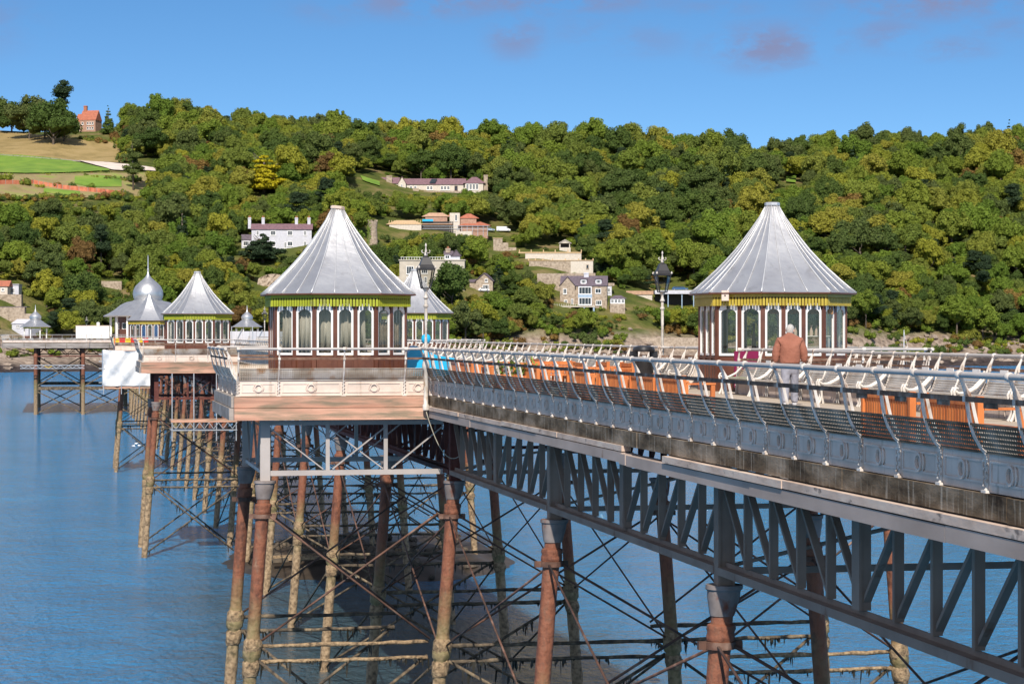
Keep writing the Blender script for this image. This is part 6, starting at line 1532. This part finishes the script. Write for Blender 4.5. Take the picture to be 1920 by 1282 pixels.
# scatter
cand = []; rt = random.Random(21); grid = {}
def ok(x, y, r, d, rad, hgt, s):
    px = 960 + F_PX*r/d; z = H(x, y); yt = HOR - F_PX*(z + hgt*1.15 - CAMZ)/d; yb = HOR - F_PX*(z - CAMZ)/d; hw = F_PX*rad*1.2/d
    for (a, b, c, e) in OPEN:
        if px+hw > a and px-hw < b and yb > c and yt < e: return False
    for (a, b, c, e, dd) in CLEAR:
        if px+hw > a and px-hw < b:
            if d < dd + 2 and yb > c and yt < e - 3: return False
            if abs(d-dd-6) < 8 and px > a-2 and px < b+2: return False
    return True
wts = [s[5] for s in SPEC]
for i in range(26000):
    d = rt.uniform(700, 1190); r = rt.uniform(-.262, .262)*d
    u = d - shore(r)
    if u < 40: continue
    sc = rt.choice((rt.uniform(.6, 1.0), rt.uniform(.85, 1.45)))*(1.0 if u > 120 else .75)*(1.1 if r > 20 else 1)
    si = rt.choices(range(len(SPEC)), wts)[0]; sp = SPEC[si]
    if d < 900 and r > 60 and si in (5, 6) and rt.random() < .4: si = 2; sp = SPEC[2]
    rad, hgt = sp[3]*sc, sp[4]*sc; x, y = to_xy(r, d)
    key = (int(x//12), int(y//12)); bad = False
    for a in (-1, 0, 1):
        for b in (-1, 0, 1):
            for (X_, Y_, R__) in grid.get((key[0]+a, key[1]+b), ()):
                if (x-X_)**2 + (y-Y_)**2 < (.52*(rad+R__))**2: bad = True
    if bad or not ok(x, y, r, d, rad, hgt, sc): continue
    grid.setdefault(key, []).append((x, y, rad)); cand.append((x, y, sc, si, d, rt.uniform(.85, 1.2), r))
def infr(c): return abs(c[6]/c[4]) < .235
vis = sorted([c for c in cand if infr(c)], key=lambda c: -(SPEC[c[3]][3]*c[2]/c[4]))
near = vis[:280]
for k in range(len(SPEC)):
    if not any(c[3] == k for c in near): near += [c for c in vis[280:] if c[3] == k][:4]
nid = set(map(id, near))
for c in near:
    sp = SPEC[c[3]]; tx, ty, _ = PX(c[0], c[1], H(c[0], c[1]))
    band = 'high' if ty < 370 else ('halfway up' if ty < 500 else 'low')
    reg = next(w_ for lim, w_ in ((240, 'below the left fields'), (455, 'left of the white house'), (640, 'around the white house'), (790, 'around the stone tower and bungalow'), (960, 'around the building site'), (1180, 'around the garden terraces'), (1330, 'left of the right kiosk roof'), (1590, 'behind the right kiosk roof'), (1760, 'just right of the right kiosk'), (9999, 'at the right picture edge')) if tx < lim)
    place_tree('broadleaf_tree' if c[3] < 9 else ('spruce_tree' if c[3] == 9 else 'pine_tree'), '%s %s on the hill %s' % (sp[2], band, reg), 'tree', sp, c[0], c[1], c[2], sp[2] + 's of the hillside wood', c[5])
rest = [c for c in cand if id(c) not in nid]
print('trees', len(cand), 'individual', len(near), 'rest', len(rest))
# shore bushes
bc = []
for i in range(5600):
    d = rt.uniform(690, 900); r = rt.uniform(-.262, .262)*d; u = d - shore(r)
    if u < (27 if r < 100 else 22) or u > 150: continue
    if u > 75 and rt.random() < .6: continue
    x, y = to_xy(r, d); sc = rt.uniform(.4, 1.25); si = rt.choices(range(4), (4, 3, 2, 3))[0]
    key = (int(x//12), int(y//12))
    if not ok(x, y, r, d, 2.4*sc, 3.0*sc, sc): continue
    if len([1 for q in bc if abs(q[0]-x) < 1.6 and abs(q[1]-y) < 1.6]): continue
    bc.append((x, y, sc, si))
for pl, n_, sc_ in (([(-20, 376), (60, 375), (150, 374), (235, 370)], 60, .9), ([(214, 262), (232, 275), (236, 306)], 22, 1.1), ([(-20, 326), (60, 328), (150, 326), (210, 322)], 34, .35), ([(150, 260), (190, 268), (232, 270)], 26, .7), ([(82, 376), (150, 377)], 14, .6), ([(160, 330), (232, 338)], 14, .5)):
    for i in range(n_):
        u = rt.random()*(len(pl)-1); k = min(int(u), len(pl)-2); f = u-k
        p, d = GP(pl[k][0]+(pl[k+1][0]-pl[k][0])*f, pl[k][1]+(pl[k+1][1]-pl[k][1])*f + rt.uniform(-2, 2)); bc.append((p.x, p.y, sc_*rt.uniform(.5, 1.3), rt.choices(range(4), (4, 3, 2, 4))[0]))
for i in range(5200):
    d = rt.uniform(740, 1120); r = rt.uniform(-.25, .25)*d
    if d - shore(r) < 60: continue
    x, y = to_xy(r, d); key = (int(x//12), int(y//12)); sc = rt.uniform(.45, 1.3)
    if any((x-X_)**2 + (y-Y_)**2 < (R__*.8)**2 for a in (-1, 0, 1) for b in (-1, 0, 1) for (X_, Y_, R__) in grid.get((key[0]+a, key[1]+b), ())): continue
    if not ok(x, y, r, d, 2.4*sc, 3.0*sc, sc): continue
    bc.append((x, y, sc, rt.choices(range(4), (6, 3, .25, 4))[0]))
def scatter_object(name, label, cat, pts, protos):
    """one object: instances of the crowns on points"""
    me = bpy.data.meshes.new(name); me.from_pydata([(p[0], p[1], H(p[0], p[1])-.4) for p in pts], [], [])
    for an, vals in (('trot', [random.uniform(0, 6.28) for _ in pts]),):
        a = me.attributes.new(an, 'FLOAT', 'POINT'); a.data.foreach_set('value', vals)
    a = me.attributes.new('tsize', 'FLOAT_VECTOR', 'POINT'); a.data.foreach_set('vector', [c for p in pts for c in (p[2]*random.uniform(.8, 1.25), p[2]*random.uniform(.8, 1.25), p[2]*random.uniform(.78, 1.25))])
    a = me.attributes.new('tkind', 'INT', 'POINT'); a.data.foreach_set('value', [p[3] for p in pts])
    o = bpy.data.objects.new(name, me); COL.objects.link(o)
    g = bpy.data.node_groups.new(name, 'GeometryNodeTree'); g.interface.new_socket('Geometry', in_out='INPUT', socket_type='NodeSocketGeometry'); g.interface.new_socket('Geometry', in_out='OUTPUT', socket_type='NodeSocketGeometry')
    gi, go = g.nodes.new('NodeGroupInput'), g.nodes.new('NodeGroupOutput'); jn = g.nodes.new('GeometryNodeJoinGeometry')
    def attr(n_, tp): 
        q = g.nodes.new('GeometryNodeInputNamedAttribute'); q.data_type = tp; q.inputs[0].default_value = n_; return q.outputs['Attribute']
    sz_, rt_, kd = attr('tsize', 'FLOAT_VECTOR'), attr('trot', 'FLOAT'), attr('tkind', 'INT')
    cx = g.nodes.new('ShaderNodeCombineXYZ'); g.links.new(rt_, cx.inputs[2])
    for i, pr in enumerate(protos):
        ob = g.nodes.new('GeometryNodeObjectInfo'); ob.transform_space = 'ORIGINAL'; ob.inputs[0].default_value = pr; ob.inputs['As Instance'].default_value = True
        cmp_ = g.nodes.new('FunctionNodeCompare'); cmp_.data_type = 'INT'; cmp_.operation = 'EQUAL'; g.links.new(kd, cmp_.inputs[2]); cmp_.inputs[3].default_value = i
        ip = g.nodes.new('GeometryNodeInstanceOnPoints'); g.links.new(gi.outputs[0], ip.inputs['Points']); g.links.new(cmp_.outputs[0], ip.inputs['Selection']); g.links.new(ob.outputs['Geometry'], ip.inputs['Instance'])
        g.links.new(cx.outputs[0], ip.inputs['Rotation']); g.links.new(sz_, ip.inputs['Scale']); g.links.new(ip.outputs[0], jn.inputs[0])
    g.links.new(jn.outputs[0], go.inputs[0]); md = o.modifiers.new('scatter', 'NODES'); md.node_group = g
    return tag(o, label, cat, kind='stuff')
def proto_obj(me):
    for ob in bpy.data.objects:
        if ob.data == me and ob.parent is not None: return ob
    return None
protos = [proto_obj(s[0]) for s in SPEC]
assert all(protos), [i for i, p in enumerate(protos) if p is None]
scatter_object('woodland', 'mass of mixed green trees covering the rest of the far hillside', 'woodland', rest, protos)
nb = sorted(range(len(bc)), key=lambda i: -bc[i][2])
bp_ = []
for i in range(4):
    x, y, s, k = next(q for q in bc if q[3] == i); t = place_tree('shore_bush', BUSH[i][2] + ' standing above the far shore rocks', 'bush', BUSH[i], x, y, s, 'bushes above the far shore'); bp_.append(t.children[0])
scatter_object('shore_scrub', 'tangled green and brown scrub along the bank of the far shore', 'scrub', bc, bp_)
# rocks of the far shore
m = MB()
for i in range(420):
    r = rr.uniform(-200, 230); d = shore(r) + rr.uniform(8, 42); x, y = to_xy(r, d); s = rr.uniform(.3, 1.5); me = rock_mesh(i % 4); q = Matrix.Rotation(rr.random()*6, 3, 'Z')
    m.add([q @ v.co*s + Vector((x, y, H(x, y)+.1*s)) for v in me.vertices], [tuple(f.vertices) for f in me.polygons])
MT['shore_rock'] = pm('shore_rock', [(.3, (.13, .10, .08)), (.5, (.27, .21, .165)), (.7, (.38, .31, .25))], .35, rough=.9, bmp=.5, bscale=2, bdist=.2)
o = m.build('shore_rocks', MT['shore_rock']); tag(o, 'brown rocks strewn along the far shoreline', 'rocks', kind='stuff')
